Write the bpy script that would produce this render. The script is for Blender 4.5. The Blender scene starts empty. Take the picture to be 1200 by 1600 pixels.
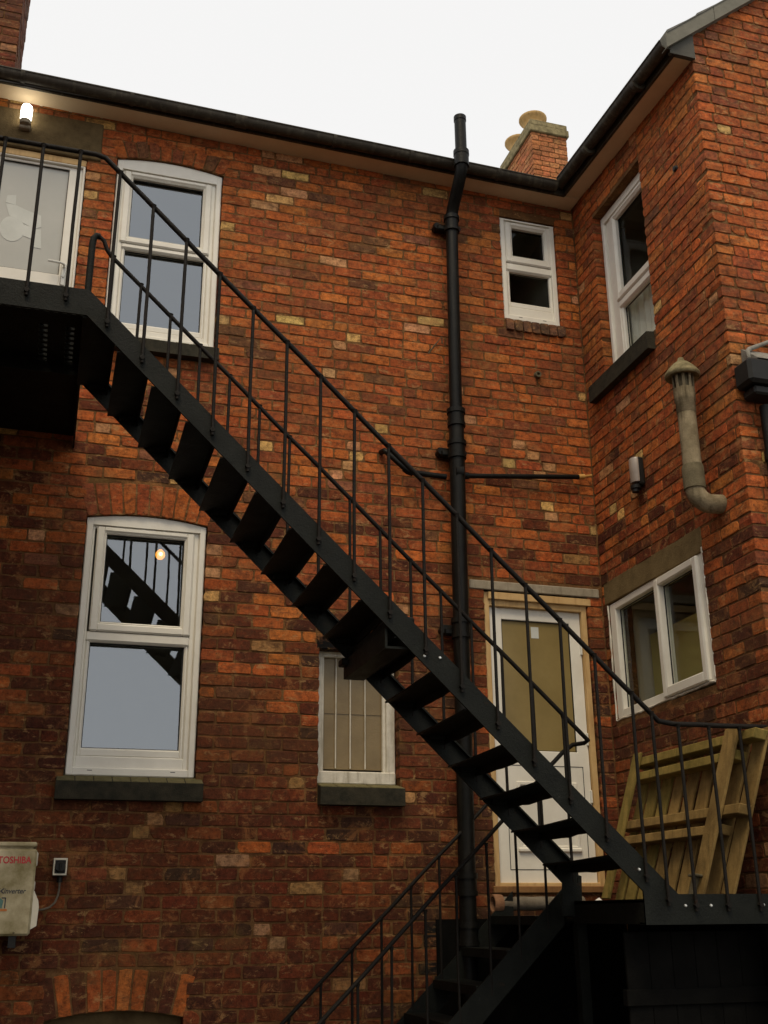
import bpy, math, random
from mathutils import Vector, Matrix

# ------------------------------------------------------------------ camera, sky, sun, exposure
scene = bpy.context.scene
C = bpy.context.collection
CZ = 1.6                                    # eye height above the yard
cam_d = bpy.data.cameras.new('camera')
cam = bpy.data.objects.new('camera', cam_d)
C.objects.link(cam)
_y, _p, _r = (math.radians(a) for a in (-16.93448, 19.98793, -0.46591))
_f = Vector((-math.sin(_y) * math.cos(_p), math.cos(_y) * math.cos(_p), math.sin(_p)))
_rt = Vector((math.cos(_y), math.sin(_y), 0))
_up = _rt.cross(_f)
_r2 = _rt * math.cos(_r) + _up * math.sin(_r)
_u2 = -_rt * math.sin(_r) + _up * math.cos(_r)
cam.matrix_world = Matrix(((_r2.x, _u2.x, -_f.x, 0), (_r2.y, _u2.y, -_f.y, -7.2),
                           (_r2.z, _u2.z, -_f.z, CZ), (0, 0, 0, 1)))
cam_d.sensor_fit = 'VERTICAL'
cam_d.sensor_height = 24.0
cam_d.lens = 1726.5 / 1600 * 24.0
cam_d.clip_start = 0.05
cam_d.clip_end = 3000
scene.camera = cam

SUN_EL, SUN_AZ = math.radians(60), math.radians(205)
world = bpy.data.worlds.new('World')
scene.world = world
world.use_nodes = True
nt = world.node_tree
bg = nt.nodes['Background']
sky = nt.nodes.new('ShaderNodeTexSky')
sky.sky_type = 'NISHITA'
sky.sun_disc = False
sky.sun_elevation = SUN_EL
sky.sun_rotation = SUN_AZ
hs = nt.nodes.new('ShaderNodeHueSaturation')
hs.inputs['Saturation'].default_value = 0.25
nt.links.new(sky.outputs[0], hs.inputs['Color'])
mx = nt.nodes.new('ShaderNodeMix')
mx.data_type = 'RGBA'
mx.inputs[0].default_value = 0.74            # thick, even overcast over the clear sky
nt.links.new(hs.outputs[0], mx.inputs[6])
mx.inputs[7].default_value = (8.9, 8.8, 8.65, 1)
nt.links.new(mx.outputs[2], bg.inputs['Color'])
bg.inputs['Strength'].default_value = 0.1

sun_d = bpy.data.lights.new('sun', 'SUN')
sun_d.energy = 1.5
sun_d.angle = math.radians(24)
sun_d.color = (1.0, 0.82, 0.56)
sun = bpy.data.objects.new('sun', sun_d)
C.objects.link(sun)
# light arrives from behind the camera, a little from the left
_d = Vector((math.sin(SUN_AZ) * math.cos(SUN_EL), math.cos(SUN_AZ) * math.cos(SUN_EL), math.sin(SUN_EL)))
sun.rotation_euler = _d.to_track_quat('Z', 'Y').to_euler()

scene.view_settings.view_transform = 'Standard'
scene.view_settings.look = 'None'
scene.view_settings.exposure = 0.36
scene.view_settings.gamma = 1.0
scene.cycles.use_denoising = True
scene.cycles.max_bounces = 8
scene.cycles.transparent_max_bounces = 12

R = random.Random(11)


# ------------------------------------------------------------------ helpers
def W(x, dist, zr):
    """metres: x right of the camera, dist in front of it, zr above eye level"""
    return Vector((x, dist - 7.2, zr + CZ))


class MB:
    def __init__(s):
        s.v, s.f, s.c = [], [], []

    def face(s, pts, col=None):
        n = len(s.v)
        s.v += [tuple(p) for p in pts]
        s.f.append(list(range(n, n + len(pts))))
        s.c.append(col)

    def add(s, verts, faces, col=None):
        n = len(s.v)
        s.v += [tuple(p) for p in verts]
        for f in faces:
            s.f.append([i + n for i in f])
            s.c.append(col)

    def box(s, a, b, bev=0.0, M=None, col=None):
        """axis-aligned box from corner a to corner b, edges chamfered by bev; M maps (x,y,z) to world"""
        lo = [min(a[i], b[i]) for i in range(3)]
        hi = [max(a[i], b[i]) for i in range(3)]
        bev = min(bev, min(hi[i] - lo[i] for i in range(3)) * 0.45)
        if bev <= 0:
            vs = [(x, y, z) for x in (lo[0], hi[0]) for y in (lo[1], hi[1]) for z in (lo[2], hi[2])]
            fs = [(0, 1, 3, 2), (4, 6, 7, 5), (0, 4, 5, 1), (2, 3, 7, 6), (0, 2, 6, 4), (1, 5, 7, 3)]
        else:
            vs, idx = [], {}
            for i in (0, 1):
                for j in (0, 1):
                    for k in (0, 1):
                        P = [(lo, hi)[i][0], (lo, hi)[j][1], (lo, hi)[k][2]]
                        sg = [1 - 2 * i, 1 - 2 * j, 1 - 2 * k]
                        for ax in range(3):
                            q = list(P)
                            for o in range(3):
                                if o != ax:
                                    q[o] += sg[o] * bev
                            idx[(i, j, k, ax)] = len(vs)
                            vs.append(tuple(q))
            fs = []
            for ax in range(3):
                o1, o2 = [o for o in range(3) if o != ax]
                for sd in (0, 1):
                    loop = []
                    for (p, q) in ((0, 0), (1, 0), (1, 1), (0, 1)):
                        key = [0, 0, 0]
                        key[ax], key[o1], key[o2] = sd, p, q
                        loop.append(idx[(key[0], key[1], key[2], ax)])
                    flip = (sd == 0) ^ (ax == 1)
                    fs.append(loop[::-1] if flip else loop)
            for ax in range(3):              # edges
                o1, o2 = [o for o in range(3) if o != ax]
                for p in (0, 1):
                    for q in (0, 1):
                        k0, k1 = [0, 0, 0], [0, 0, 0]
                        k0[o1] = k1[o1] = p
                        k0[o2] = k1[o2] = q
                        k1[ax] = 1
                        fs.append([idx[(*k0, o1)], idx[(*k1, o1)], idx[(*k1, o2)], idx[(*k0, o2)]])
            for i in (0, 1):
                for j in (0, 1):
                    for k in (0, 1):
                        fs.append([idx[(i, j, k, 0)], idx[(i, j, k, 1)], idx[(i, j, k, 2)]])
        if M:
            vs = [M(*v) for v in vs]
        s.add(vs, fs, col)

    def beam(s, p, q, w, h, up=(0, 0, 1), bev=0.0):
        """rectangular bar from p to q, width w sideways, height h along up"""
        p, q = Vector(p), Vector(q)
        d = (q - p)
        L = d.length
        d.normalize()
        sd = d.cross(Vector(up)).normalized()
        u = sd.cross(d)
        s.box((0, -w / 2, -h / 2), (L, w / 2, h / 2), bev, lambda x, y, z: p + d * x + sd * y + u * z)

    def tube(s, pts, r, n=12, cap=True, rs=None):
        pts = [Vector(p) for p in pts]
        m = len(pts)
        prev = None
        base = len(s.v)
        for i, p in enumerate(pts):
            if i == 0:
                t = pts[1] - p
            elif i == m - 1:
                t = p - pts[i - 1]
            else:
                t = (pts[i + 1] - p).normalized() + (p - pts[i - 1]).normalized()
            t.normalize()
            if prev is None:
                a = Vector((0, 0, 1)) if abs(t.z) < 0.9 else Vector((1, 0, 0))
                u = t.cross(a).normalized()
            else:
                u = (prev - t * prev.dot(t)).normalized()
            prev = u
            w = t.cross(u)
            rr = rs[i] if rs else r
            for k in range(n):
                an = 2 * math.pi * k / n
                s.v.append(tuple(p + (u * math.cos(an) + w * math.sin(an)) * rr))
        for i in range(m - 1):
            for k in range(n):
                a, b = base + i * n + k, base + i * n + (k + 1) % n
                s.f.append([a, b, b + n, a + n])
                s.c.append(None)
        if cap:
            s.f.append([base + k for k in range(n)][::-1])
            s.c.append(None)
            s.f.append([base + (m - 1) * n + k for k in range(n)])
            s.c.append(None)

    def lathe(s, prof, M=lambda x, y, z: Vector((x, y, z)), n=24, a0=0.0, a1=2 * math.pi):
        base = len(s.v)
        full = abs(a1 - a0 - 2 * math.pi) < 1e-6
        cols = n if full else n + 1
        for (r, z) in prof:
            for k in range(cols):
                an = a0 + (a1 - a0) * k / n
                s.v.append(tuple(M(r * math.cos(an), r * math.sin(an), z)))
        for i in range(len(prof) - 1):
            for k in range(n):
                a = base + i * cols + k
                b = base + i * cols + (k + 1) % cols
                s.f.append([a, b, b + cols, a + cols])
                s.c.append(None)

    def prism(s, poly, M, d0, d1, col=None):
        """polygon in (u, z) pushed from depth d0 to d1; M(u, d, z)"""
        n = len(poly)
        vs = [M(u, d0, z) for u, z in poly] + [M(u, d1, z) for u, z in poly]
        fs = [list(range(n)), list(range(2 * n - 1, n - 1, -1))]
        for i in range(n):
            j = (i + 1) % n
            fs.append([j, i, i + n, j + n])
        s.add(vs, fs, col)

    def build(s, name, mat, parent=None, smooth=None):
        off = Vector((0, 0, 0))
        o = parent
        while o:
            off += o.location
            o = o.parent
        me = bpy.data.meshes.new(name)
        me.from_pydata([(v[0] - off.x, v[1] - off.y, v[2] - off.z) for v in s.v], [], s.f)
        me.validate()
        if any(c is not None for c in s.c):
            at = me.color_attributes.new('brick', 'FLOAT_COLOR', 'CORNER')
            buf = []
            for p in me.polygons:
                c = s.c[p.index] or (0.3, 0.1, 0.04)
                buf += list((*c[:3], c[3] if len(c) > 3 else 1.0)) * p.loop_total
            at.data.foreach_set('color', buf)
        me.materials.append(mat)
        if smooth is not None:
            me.polygons.foreach_set('use_smooth', [True] * len(me.polygons))
            me.set_sharp_from_angle(angle=math.radians(smooth))
        me.update()
        ob = bpy.data.objects.new(name, me)
        C.objects.link(ob)
        if parent:
            ob.parent = parent
        return ob


def tag(o, label=None, cat=None, group=None, kind=None):
    if label:
        o['label'] = label
    if cat:
        o['category'] = cat
    if group:
        o['group'] = group
    if kind:
        o['kind'] = kind
    return o


def thing(name, loc, label, cat, group=None):
    o = bpy.data.objects.new(name, None)
    o.empty_display_size = 0.1
    o.location = loc
    C.objects.link(o)
    return tag(o, label, cat, group)


# ------------------------------------------------------------------ materials
def nodes(name):
    m = bpy.data.materials.new(name)
    m.use_nodes = True
    t = m.node_tree
    return m, t, t.nodes['Principled BSDF']


def noise(t, scale, detail=6, rough=0.6, vec=None, dist=0.0):
    n = t.nodes.new('ShaderNodeTexNoise')
    n.inputs['Scale'].default_value = scale
    n.inputs['Detail'].default_value = detail
    n.inputs['Roughness'].default_value = rough
    n.inputs['Distortion'].default_value = dist
    t.links.new(vec or coord(t), n.inputs['Vector'])
    return n.outputs['Fac']


def coord(t, sc=None):
    g = t.nodes.get('geo') or t.nodes.new('ShaderNodeNewGeometry')
    g.name = 'geo'
    if sc is None:
        return g.outputs['Position']
    mp = t.nodes.new('ShaderNodeMapping')
    mp.inputs['Scale'].default_value = sc
    t.links.new(g.outputs['Position'], mp.inputs['Vector'])
    return mp.outputs[0]


def ramp(t, fac, stops):
    r = t.nodes.new('ShaderNodeValToRGB')
    e = r.color_ramp.elements
    while len(e) > 1:
        e.remove(e[-1])
    e[0].position = stops[0][0]
    e[0].color = (*stops[0][1], 1) if len(stops[0][1]) == 3 else stops[0][1]
    for p, c in stops[1:]:
        x = e.new(p)
        x.color = (*c, 1) if len(c) == 3 else c
    t.links.new(fac, r.inputs[0])
    return r.outputs[0]


def mix(t, a, b, fac, mode='MIX'):
    m = t.nodes.new('ShaderNodeMix')
    m.data_type = 'RGBA'
    m.blend_type = mode
    for sock, v in ((0, fac), (6, a), (7, b)):
        if isinstance(v, (int, float)):
            m.inputs[sock].default_value = v
        elif isinstance(v, tuple):
            m.inputs[sock].default_value = (*v, 1) if len(v) == 3 else v
        else:
            t.links.new(v, m.inputs[sock])
    return m.outputs[2]


def bump(t, h, strength, dist, bsdf):
    b = t.nodes.new('ShaderNodeBump')
    b.inputs['Strength'].default_value = strength
    b.inputs['Distance'].default_value = dist
    t.links.new(h, b.inputs['Height'])
    t.links.new(b.outputs[0], bsdf.inputs['Normal'])


G0, G1 = (0, 0, 0), (1, 1, 1)


def plain(name, c1, c2, rough, sc=6.0, bmp=0.0, spec=0.3, metal=0.0, bsc=None, streak=None):
    m, t, b = nodes(name)
    col = ramp(t, noise(t, sc, 8, 0.65), [(0.3, c1), (0.7, c2)])
    if streak:
        f = ramp(t, noise(t, 3.0, 5, 0.6, coord(t, (9, 9, 0.9))), [(0.5, G0), (0.78, G1)])
        col = mix(t, col, streak, f)
    t.links.new(col, b.inputs['Base Color'])
    b.inputs['Roughness'].default_value = rough
    b.inputs['Specular IOR Level'].default_value = spec
    b.inputs['Metallic'].default_value = metal
    if bmp:
        bump(t, noise(t, bsc or sc * 8, 6, 0.7), bmp, 0.01, b)
    return m


def weather(t, col):
    """soot, lime smears, lichen and spalls that run over bricks and joints alike"""
    f5 = ramp(t, noise(t, 6.5, 9, 0.78, dist=0.6), [(0.53, G0), (0.62, G1)])
    col = mix(t, col, (0.40, 0.165, 0.055), mix(t, G0, f5, 0.5))
    f7 = ramp(t, noise(t, 10, 8, 0.8, coord(t, (1, 1, 2.2)), dist=0.5), [(0.56, G0), (0.61, G1)])
    col = mix(t, col, (0.46, 0.27, 0.11), mix(t, G0, f7, 0.52))
    f6 = ramp(t, noise(t, 9, 8, 0.76, coord(t, (0.8, 0.8, 1.9)), dist=0.5), [(0.515, G0), (0.60, G1)])
    col = mix(t, col, (0.070, 0.028, 0.013), mix(t, G0, f6, 0.55))
    f3 = ramp(t, noise(t, 1.0, 8, 0.68, dist=0.6), [(0.45, G0), (0.66, G1)])
    col = mix(t, col, (0.085, 0.038, 0.017), mix(t, G0, f3, 0.5))
    f4 = ramp(t, noise(t, 2.0, 8, 0.74, dist=0.9), [(0.55, G0), (0.68, G1)])
    return mix(t, col, (0.17, 0.105, 0.033), mix(t, G0, f4, 0.42))


def brick_material():
    m, t, b = nodes('fired_brick')
    a = t.nodes.new('ShaderNodeAttribute')
    a.attribute_name = 'brick'
    col = a.outputs['Color']
    f1 = ramp(t, noise(t, 22, 9, 0.8), [(0.36, (0.34, 0.30, 0.28)), (0.5, (1, 1, 1)), (0.64, (1.55, 1.5, 1.42))])
    col = mix(t, col, f1, 1.0, 'MULTIPLY')
    col = weather(t, col)
    f2 = ramp(t, noise(t, 50, 6, 0.7), [(0.60, G0), (0.67, G1)])
    col = mix(t, col, (0.045, 0.025, 0.015), mix(t, G0, f2, 0.75))
    t.links.new(col, b.inputs['Base Color'])
    b.inputs['Roughness'].default_value = 0.85
    b.inputs['Specular IOR Level'].default_value = 0.2
    h = mix(t, noise(t, 45, 8, 0.78), noise(t, 13, 6, 0.7), 0.5)
    bump(t, h, 0.9, 0.014, b)
    return m


def mortar_material():
    m, t, b = nodes('weathered_mortar')
    col = ramp(t, noise(t, 5, 9, 0.75), [(0.3, (0.085, 0.040, 0.016)), (0.52, (0.15, 0.075, 0.029)), (0.72, (0.25, 0.15, 0.068))])
    t.links.new(weather(t, col), b.inputs['Base Color'])
    b.inputs['Roughness'].default_value = 0.95
    b.inputs['Specular IOR Level'].default_value = 0.1
    bump(t, noise(t, 70, 6, 0.75), 0.8, 0.01, b)
    return m


def glass_material(name, refl, tint, base=(0.02, 0.02, 0.018)):
    m = bpy.data.materials.new(name)
    m.use_nodes = True
    t = m.node_tree
    t.nodes.clear()
    out = t.nodes.new('ShaderNodeOutputMaterial')
    tr = t.nodes.new('ShaderNodeBsdfTransparent')
    tr.inputs[0].default_value = (0.88, 0.9, 0.88, 1)
    gl = t.nodes.new('ShaderNodeBsdfGlossy')
    gl.inputs['Color'].default_value = (*tint, 1)
    gl.inputs['Roughness'].default_value = 0.012
    bp = t.nodes.new('ShaderNodeBump')
    bp.inputs['Strength'].default_value = 0.010
    bp.inputs['Distance'].default_value = 0.02
    t.links.new(noise(t, 4.5, 2, 0.5), bp.inputs['Height'])
    t.links.new(bp.outputs[0], gl.inputs['Normal'])
    fr = t.nodes.new('ShaderNodeFresnel')
    fr.inputs['IOR'].default_value = 1.5
    ma = t.nodes.new('ShaderNodeMath')
    ma.operation = 'ADD'
    ma.use_clamp = True
    ma.inputs[1].default_value = refl
    sc_ = t.nodes.new('ShaderNodeMath')
    sc_.operation = 'MULTIPLY'
    sc_.inputs[1].default_value = 1.0 if refl > 0 else 0.5
    ge = t.nodes.new('ShaderNodeNewGeometry')        # only the outer face of the pane mirrors
    nb = t.nodes.new('ShaderNodeMath')
    nb.operation = 'SUBTRACT'
    nb.inputs[0].default_value = 1.0
    t.links.new(ge.outputs['Backfacing'], nb.inputs[1])
    t.links.new(fr.outputs[0], sc_.inputs[0])
    t.links.new(sc_.outputs[0], ma.inputs[0])
    ms = t.nodes.new('ShaderNodeMixShader')
    fb = t.nodes.new('ShaderNodeMath')
    fb.operation = 'MULTIPLY'
    t.links.new(ma.outputs[0], fb.inputs[0])
    t.links.new(nb.outputs[0], fb.inputs[1])
    t.links.new(fb.outputs[0], ms.inputs[0])
    t.links.new(tr.outputs[0], ms.inputs[1])
    t.links.new(gl.outputs[0], ms.inputs[2])
    t.links.new(ms.outputs[0], out.inputs[0])
    return m


def emit_material(name, col, strength):
    m, t, b = nodes(name)
    b.inputs['Base Color'].default_value = (0.8, 0.8, 0.75, 1)
    b.inputs['Emission Color'].default_value = (*col, 1)
    b.inputs['Emission Strength'].default_value = strength
    return m


M_BRICK = brick_material()
M_MORTAR = mortar_material()
M_UPVC = plain('white_upvc', (0.68, 0.645, 0.555), (0.80, 0.77, 0.68), 0.35, 3.5, 0.0, 0.4)
M_PAINTWOOD = plain('flaking_white_paint', (0.55, 0.51, 0.42), (0.72, 0.68, 0.58), 0.6, 22, 0.4, 0.3, streak=(0.3, 0.26, 0.18))
def iron_material(name, c1, c2, rust):
    m, t, b = nodes(name)
    col = ramp(t, noise(t, 9, 8, 0.7), [(0.3, c1), (0.7, c2)])
    f = ramp(t, noise(t, 13, 8, 0.75, dist=0.4), [(0.62, G0), (0.72, G1)])
    col = mix(t, col, (0.055, 0.022, 0.009), mix(t, G0, f, rust))
    f2 = ramp(t, noise(t, 38, 6, 0.7), [(0.66, G0), (0.72, G1)])
    col = mix(t, col, (0.05, 0.05, 0.042), mix(t, G0, f2, 0.5))
    t.links.new(col, b.inputs['Base Color'])
    r = t.nodes.new('ShaderNodeMapRange')
    t.links.new(noise(t, 6, 6, 0.7), r.inputs[0])
    r.inputs[3].default_value = 0.38
    r.inputs[4].default_value = 0.8
    t.links.new(r.outputs[0], b.inputs['Roughness'])
    b.inputs['Specular IOR Level'].default_value = 0.14
    bump(t, noise(t, 70, 6, 0.75), 0.5, 0.01, b)
    return m


M_IRON = iron_material('black_iron_paint', (0.0048, 0.0056, 0.0044), (0.0105, 0.0118, 0.0092), 0.45)
M_BAR = iron_material('black_bar_paint', (0.0065, 0.0058, 0.0048), (0.014, 0.0108, 0.008), 0.5)
M_GUTTER = plain('dark_gutter_paint', (0.026, 0.021, 0.0145), (0.052, 0.042, 0.029), 0.55, 8, 0.3, 0.2, streak=(0.09, 0.08, 0.055))
M_PIPE = plain('cast_iron_black', (0.0042, 0.0042, 0.0036), (0.009, 0.0086, 0.0072), 0.42, 11, 0.25, 0.14, bsc=60, streak=(0.018, 0.016, 0.012))
M_SOFFIT = plain('dirty_soffit_paint', (0.60, 0.46, 0.29), (0.72, 0.58, 0.39), 0.8, 3, 0.1)
M_SILL = plain('black_sill', (0.018, 0.018, 0.013), (0.05, 0.043, 0.028), 0.85, 16, 0.6, 0.15)
M_SILLTOP = plain('mossy_sill_top', (0.10, 0.09, 0.04), (0.19, 0.16, 0.08), 0.9, 22, 0.6, 0.1)
M_CONC = plain('grey_concrete', (0.25, 0.21, 0.15), (0.36, 0.31, 0.23), 0.9, 14, 0.5, 0.15, streak=(0.17, 0.14, 0.09))
M_RENDER = plain('brown_render', (0.072, 0.048, 0.022), (0.135, 0.095, 0.045), 0.92, 9, 0.5, 0.1)
M_RENDERPALE = plain('olive_brown_render', (0.12, 0.085, 0.038), (0.20, 0.145, 0.068), 0.92, 8, 0.5, 0.1)
M_TIMBER = plain('pale_new_timber', (0.48, 0.30, 0.12), (0.60, 0.41, 0.19), 0.65, 5, 0.2, 0.25, streak=(0.34, 0.19, 0.07))
M_SILLWOOD = plain('stained_sill_wood', (0.16, 0.075, 0.028), (0.26, 0.135, 0.05), 0.7, 6, 0.3, 0.2, streak=(0.1, 0.045, 0.018))
M_SLATE = plain('grey_slate', (0.10, 0.10, 0.09), (0.18, 0.175, 0.155), 0.75, 7, 0.5, 0.3)
M_VERGE = plain('grey_verge', (0.13, 0.125, 0.10), (0.19, 0.18, 0.145), 0.8, 6, 0.3, 0.2)
M_BOXEND = plain('dark_grey_board', (0.055, 0.052, 0.043), (0.085, 0.08, 0.065), 0.7, 6, 0.2, 0.2)
M_DARK = plain('dim_plaster', (0.50, 0.43, 0.33), (0.56, 0.49, 0.38), 0.9, 3)
M_OLIVE = plain('olive_plaster', (0.72, 0.58, 0.19), (0.76, 0.62, 0.22), 0.9, 2)
M_CURTAIN = plain('grey_net_curtain', (0.80, 0.74, 0.65), (0.86, 0.8, 0.7), 0.9, 8)
M_GLASS = glass_material('window_glass', 0.19, (0.88, 0.94, 1.0))
M_GLASSDIM = glass_material('side_window_glass', 0.0, (0.9, 0.95, 1.0))
M_FROSTGREY = plain('frosted_grey_glass', (0.40, 0.40, 0.36), (0.46, 0.455, 0.41), 0.3, 2, 0.0, 0.5)
M_FROSTOLIVE = plain('frosted_olive_glass', (0.20, 0.145, 0.050), (0.27, 0.20, 0.074), 0.28, 3, 0.0, 0.5)
M_REEDED = plain('obscure_beige_glass', (0.145, 0.100, 0.040), (0.225, 0.162, 0.072), 0.4, 4, 0.25, 0.5, bsc=90)
M_PALEPATCH = plain('pale_patch', (0.50, 0.515, 0.475), (0.60, 0.615, 0.57), 0.4, 7)
M_GASKET = plain('black_gasket', (0.012, 0.012, 0.01), (0.02, 0.02, 0.017), 0.6, 6)
M_CHROME = plain('white_handle', (0.6, 0.6, 0.55), (0.66, 0.66, 0.6), 0.25, 4, 0, 0.5)
M_POT = plain('buff_chimney_pot', (0.50, 0.30, 0.11), (0.62, 0.42, 0.19), 0.85, 9, 0.3, 0.1, streak=(0.33, 0.22, 0.09))
M_CAP = plain('lichen_cap', (0.085, 0.072, 0.038), (0.34, 0.28, 0.15), 0.9, 15, 0.5, 0.1)
M_FLUE = plain('asbestos_cement', (0.13, 0.10, 0.058), (0.33, 0.27, 0.17), 0.92, 9, 0.6, 0.1, streak=(0.085, 0.065, 0.036))
M_FLUEDARK = plain('stained_cement', (0.09, 0.075, 0.045), (0.17, 0.14, 0.085), 0.92, 16, 0.6, 0.1)
M_LEAD = plain('lead_flashing', (0.13, 0.12, 0.10), (0.27, 0.25, 0.21), 0.7, 18, 0.5, 0.3)
M_ACWHITE = plain('grimy_cream_enamel', (0.17, 0.135, 0.045), (0.58, 0.50, 0.33), 0.5, 5.5, 0.1, 0.3)
M_ACCOVER = plain('pale_cover_plastic', (0.56, 0.51, 0.40), (0.66, 0.61, 0.49), 0.45, 6, 0.05, 0.35)
M_REDINK = plain('red_ink', (0.42, 0.018, 0.03), (0.50, 0.03, 0.04), 0.5, 4)
M_DARKINK = plain('dark_ink', (0.03, 0.03, 0.035), (0.06, 0.055, 0.06), 0.5, 4)
M_TEALINK = plain('teal_ink', (0.05, 0.13, 0.12), (0.12, 0.22, 0.18), 0.5, 40)
M_ORANGEINK = plain('orange_ink', (0.42, 0.12, 0.03), (0.5, 0.2, 0.05), 0.5, 40)
M_BLACKPL = plain('black_plastic', (0.010, 0.010, 0.009), (0.018, 0.017, 0.015), 0.5, 8, 0, 0.2)
M_SHADEBLACK = plain('shade_black', (0.004, 0.0038, 0.0034), (0.008, 0.0075, 0.0065), 0.85, 8, 0.4, 0.05)  # near-black, stands in for shade under the lower landing
M_GREYLENS = plain('grey_ribbed_lens', (0.20, 0.16, 0.13), (0.30, 0.25, 0.21), 0.3, 6, 0, 0.5)
M_PALLET = plain('pallet_pine', (0.15, 0.092, 0.030), (0.36, 0.235, 0.082), 0.85, 5, 0.45, 0.15, bsc=60, streak=(0.13, 0.085, 0.03))
M_PALLETGREEN = plain('algae_pine', (0.14, 0.105, 0.028), (0.33, 0.235, 0.068), 0.88, 6, 0.45, 0.1, bsc=60, streak=(0.11, 0.10, 0.025))
M_MAT = plain('grey_felt', (0.11, 0.09, 0.065), (0.20, 0.17, 0.13), 0.95, 18, 0.7, 0.05)
M_MATEND = plain('brown_felt', (0.20, 0.10, 0.055), (0.29, 0.16, 0.09), 0.95, 30, 0.6, 0.05)
M_GROUND = plain('yard_concrete', (0.06, 0.055, 0.045), (0.11, 0.10, 0.08), 0.95, 1.6, 0.6, 0.15, bsc=22)
M_COPPER = plain('orange_brass', (0.50, 0.25, 0.06), (0.62, 0.38, 0.12), 0.5, 12)
M_PAPER = plain('white_paper', (0.75, 0.74, 0.7), (0.8, 0.79, 0.76), 0.8, 12)
M_STEEL = plain('bright_bolt', (0.5, 0.5, 0.47), (0.62, 0.62, 0.58), 0.25, 10, 0, 0.6, 0.6)
M_LAMP = emit_material('lit_lamp', (1.0, 0.95, 0.80), 7.0)
M_BULB = emit_material('amber_bulb', (1.0, 0.60, 0.22), 7.0)
M_GLOBE = emit_material('amber_globe', (1.0, 0.36, 0.05), 1.5)

# ------------------------------------------------------------------ brickwork
PAL = [((0.385, 0.096, 0.0205), 30), ((0.335, 0.078, 0.0190), 28), ((0.28, 0.066, 0.0195), 17), ((0.43, 0.127, 0.0270), 12),
       ((0.215, 0.058, 0.0210), 8), ((0.140, 0.056, 0.024), 3), ((0.55, 0.34, 0.115), 5), ((0.50, 0.245, 0.11), 6),
       ((0.22, 0.075, 0.040), 1.5)]
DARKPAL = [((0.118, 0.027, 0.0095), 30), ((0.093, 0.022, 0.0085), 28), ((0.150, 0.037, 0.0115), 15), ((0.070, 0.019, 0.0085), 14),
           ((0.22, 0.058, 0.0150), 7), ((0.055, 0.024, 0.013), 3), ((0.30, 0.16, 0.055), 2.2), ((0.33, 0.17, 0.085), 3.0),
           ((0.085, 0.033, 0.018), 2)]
SHADEPAL = [((0.010, 0.0085, 0.007), 5), ((0.016, 0.012, 0.009), 3)]  # near-black bricks, shade under the landing put into their colour
HAZEPAL = [((0.46, 0.165, 0.062), 30), ((0.42, 0.14, 0.055), 28), ((0.50, 0.21, 0.085), 12)]  # paler bricks for the ridge chimney, haze painted into the colour
WINGPAL = [(c, w * (0.35 if i >= 5 else 1)) for i, (c, w) in enumerate(PAL)]
PALW = [w for _, w in PAL]
ZC = 0.603 + CZ                       # one bed joint of the left wall
CO = 0.08098                                 # course height


def brick_col(rng, header=False, palette=None):
    pal = palette or PAL
    c = rng.choices(pal, [w * (2.6 if header and i >= 6 else 0.3 if i >= 6 else 1) for i, (_, w) in enumerate(pal)])[0][0]
    k = rng.uniform(0.82, 1.17)
    return tuple(max(0.0, x * k * rng.uniform(0.93, 1.07)) for x in c)


def brick(mb, M, poly, rng, col, depth=0.125):
    """one brick: outline poly in (u, z) counter-clockwise, worn arrises, real depth behind its face"""
    pts = []
    n = len(poly)
    for i in range(n):
        a, b = poly[i], poly[(i + 1) % n]
        L = math.hypot(b[0] - a[0], b[1] - a[1])
        k = 3 if L > 0.15 else 2
        for j in range(k):
            t = j / k
            pts.append([a[0] + (b[0] - a[0]) * t, a[1] + (b[1] - a[1]) * t, j == 0])
    cx = sum(p[0] for p in pts) / len(pts)
    cz = sum(p[1] for p in pts) / len(pts)
    dd = rng.uniform(-0.0025, 0.0022)
    tu, tz = rng.uniform(-0.012, 0.012), rng.uniform(-0.03, 0.03)
    out, inn = [], []
    for x, z, corner in pts:
        jx, jz = rng.uniform(-0.0022, 0.0022), rng.uniform(-0.0022, 0.0022)
        pull = rng.uniform(0.002, 0.006) if corner else 0.0
        if corner and rng.random() < 0.11:
            pull = rng.uniform(0.008, 0.018)
        dx, dz = cx - x, cz - z
        L = math.hypot(dx, dz) or 1
        x2, z2 = x + jx + dx / L * pull, z + jz + dz / L * pull
        out.append((x2, z2))
        inn.append((x2 + dx / L * 0.003, z2 + (0.003 if dz > 0 else -0.003)))
    m = len(out)
    pl = lambda x, z: dd + tu * (x - cx) + tz * (z - cz)
    vs = [M(x, pl(x, z), z) for x, z in inn]
    vs += [M(x, pl(x, z) + 0.003, z) for x, z in out]
    vs += [M(x, depth, z) for x, z in out]
    fs = [list(range(m))]
    for i in range(m):
        j = (i + 1) % m
        fs.append([j, i, i + m, j + m])
        fs.append([j + m, i + m, i + 2 * m, j + 2 * m])
    mb.add(vs, fs, col)


def subtract(spans, a, b):
    out = []
    for s0, s1 in spans:
        if b <= s0 or a >= s1:
            out.append((s0, s1))
        else:
            if a - s0 > 0.025:
                out.append((s0, a))
            if s1 - b > 0.025:
                out.append((b, s1))
    return out


def arch_z(op, u):
    """under side of the arch of opening op"""
    x0, x1, _, zs, rise = op[:5]
    t = (u - (x0 + x1) / 2) / ((x1 - x0) / 2)
    return zs + rise * (1 - min(1, t * t))


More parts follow.
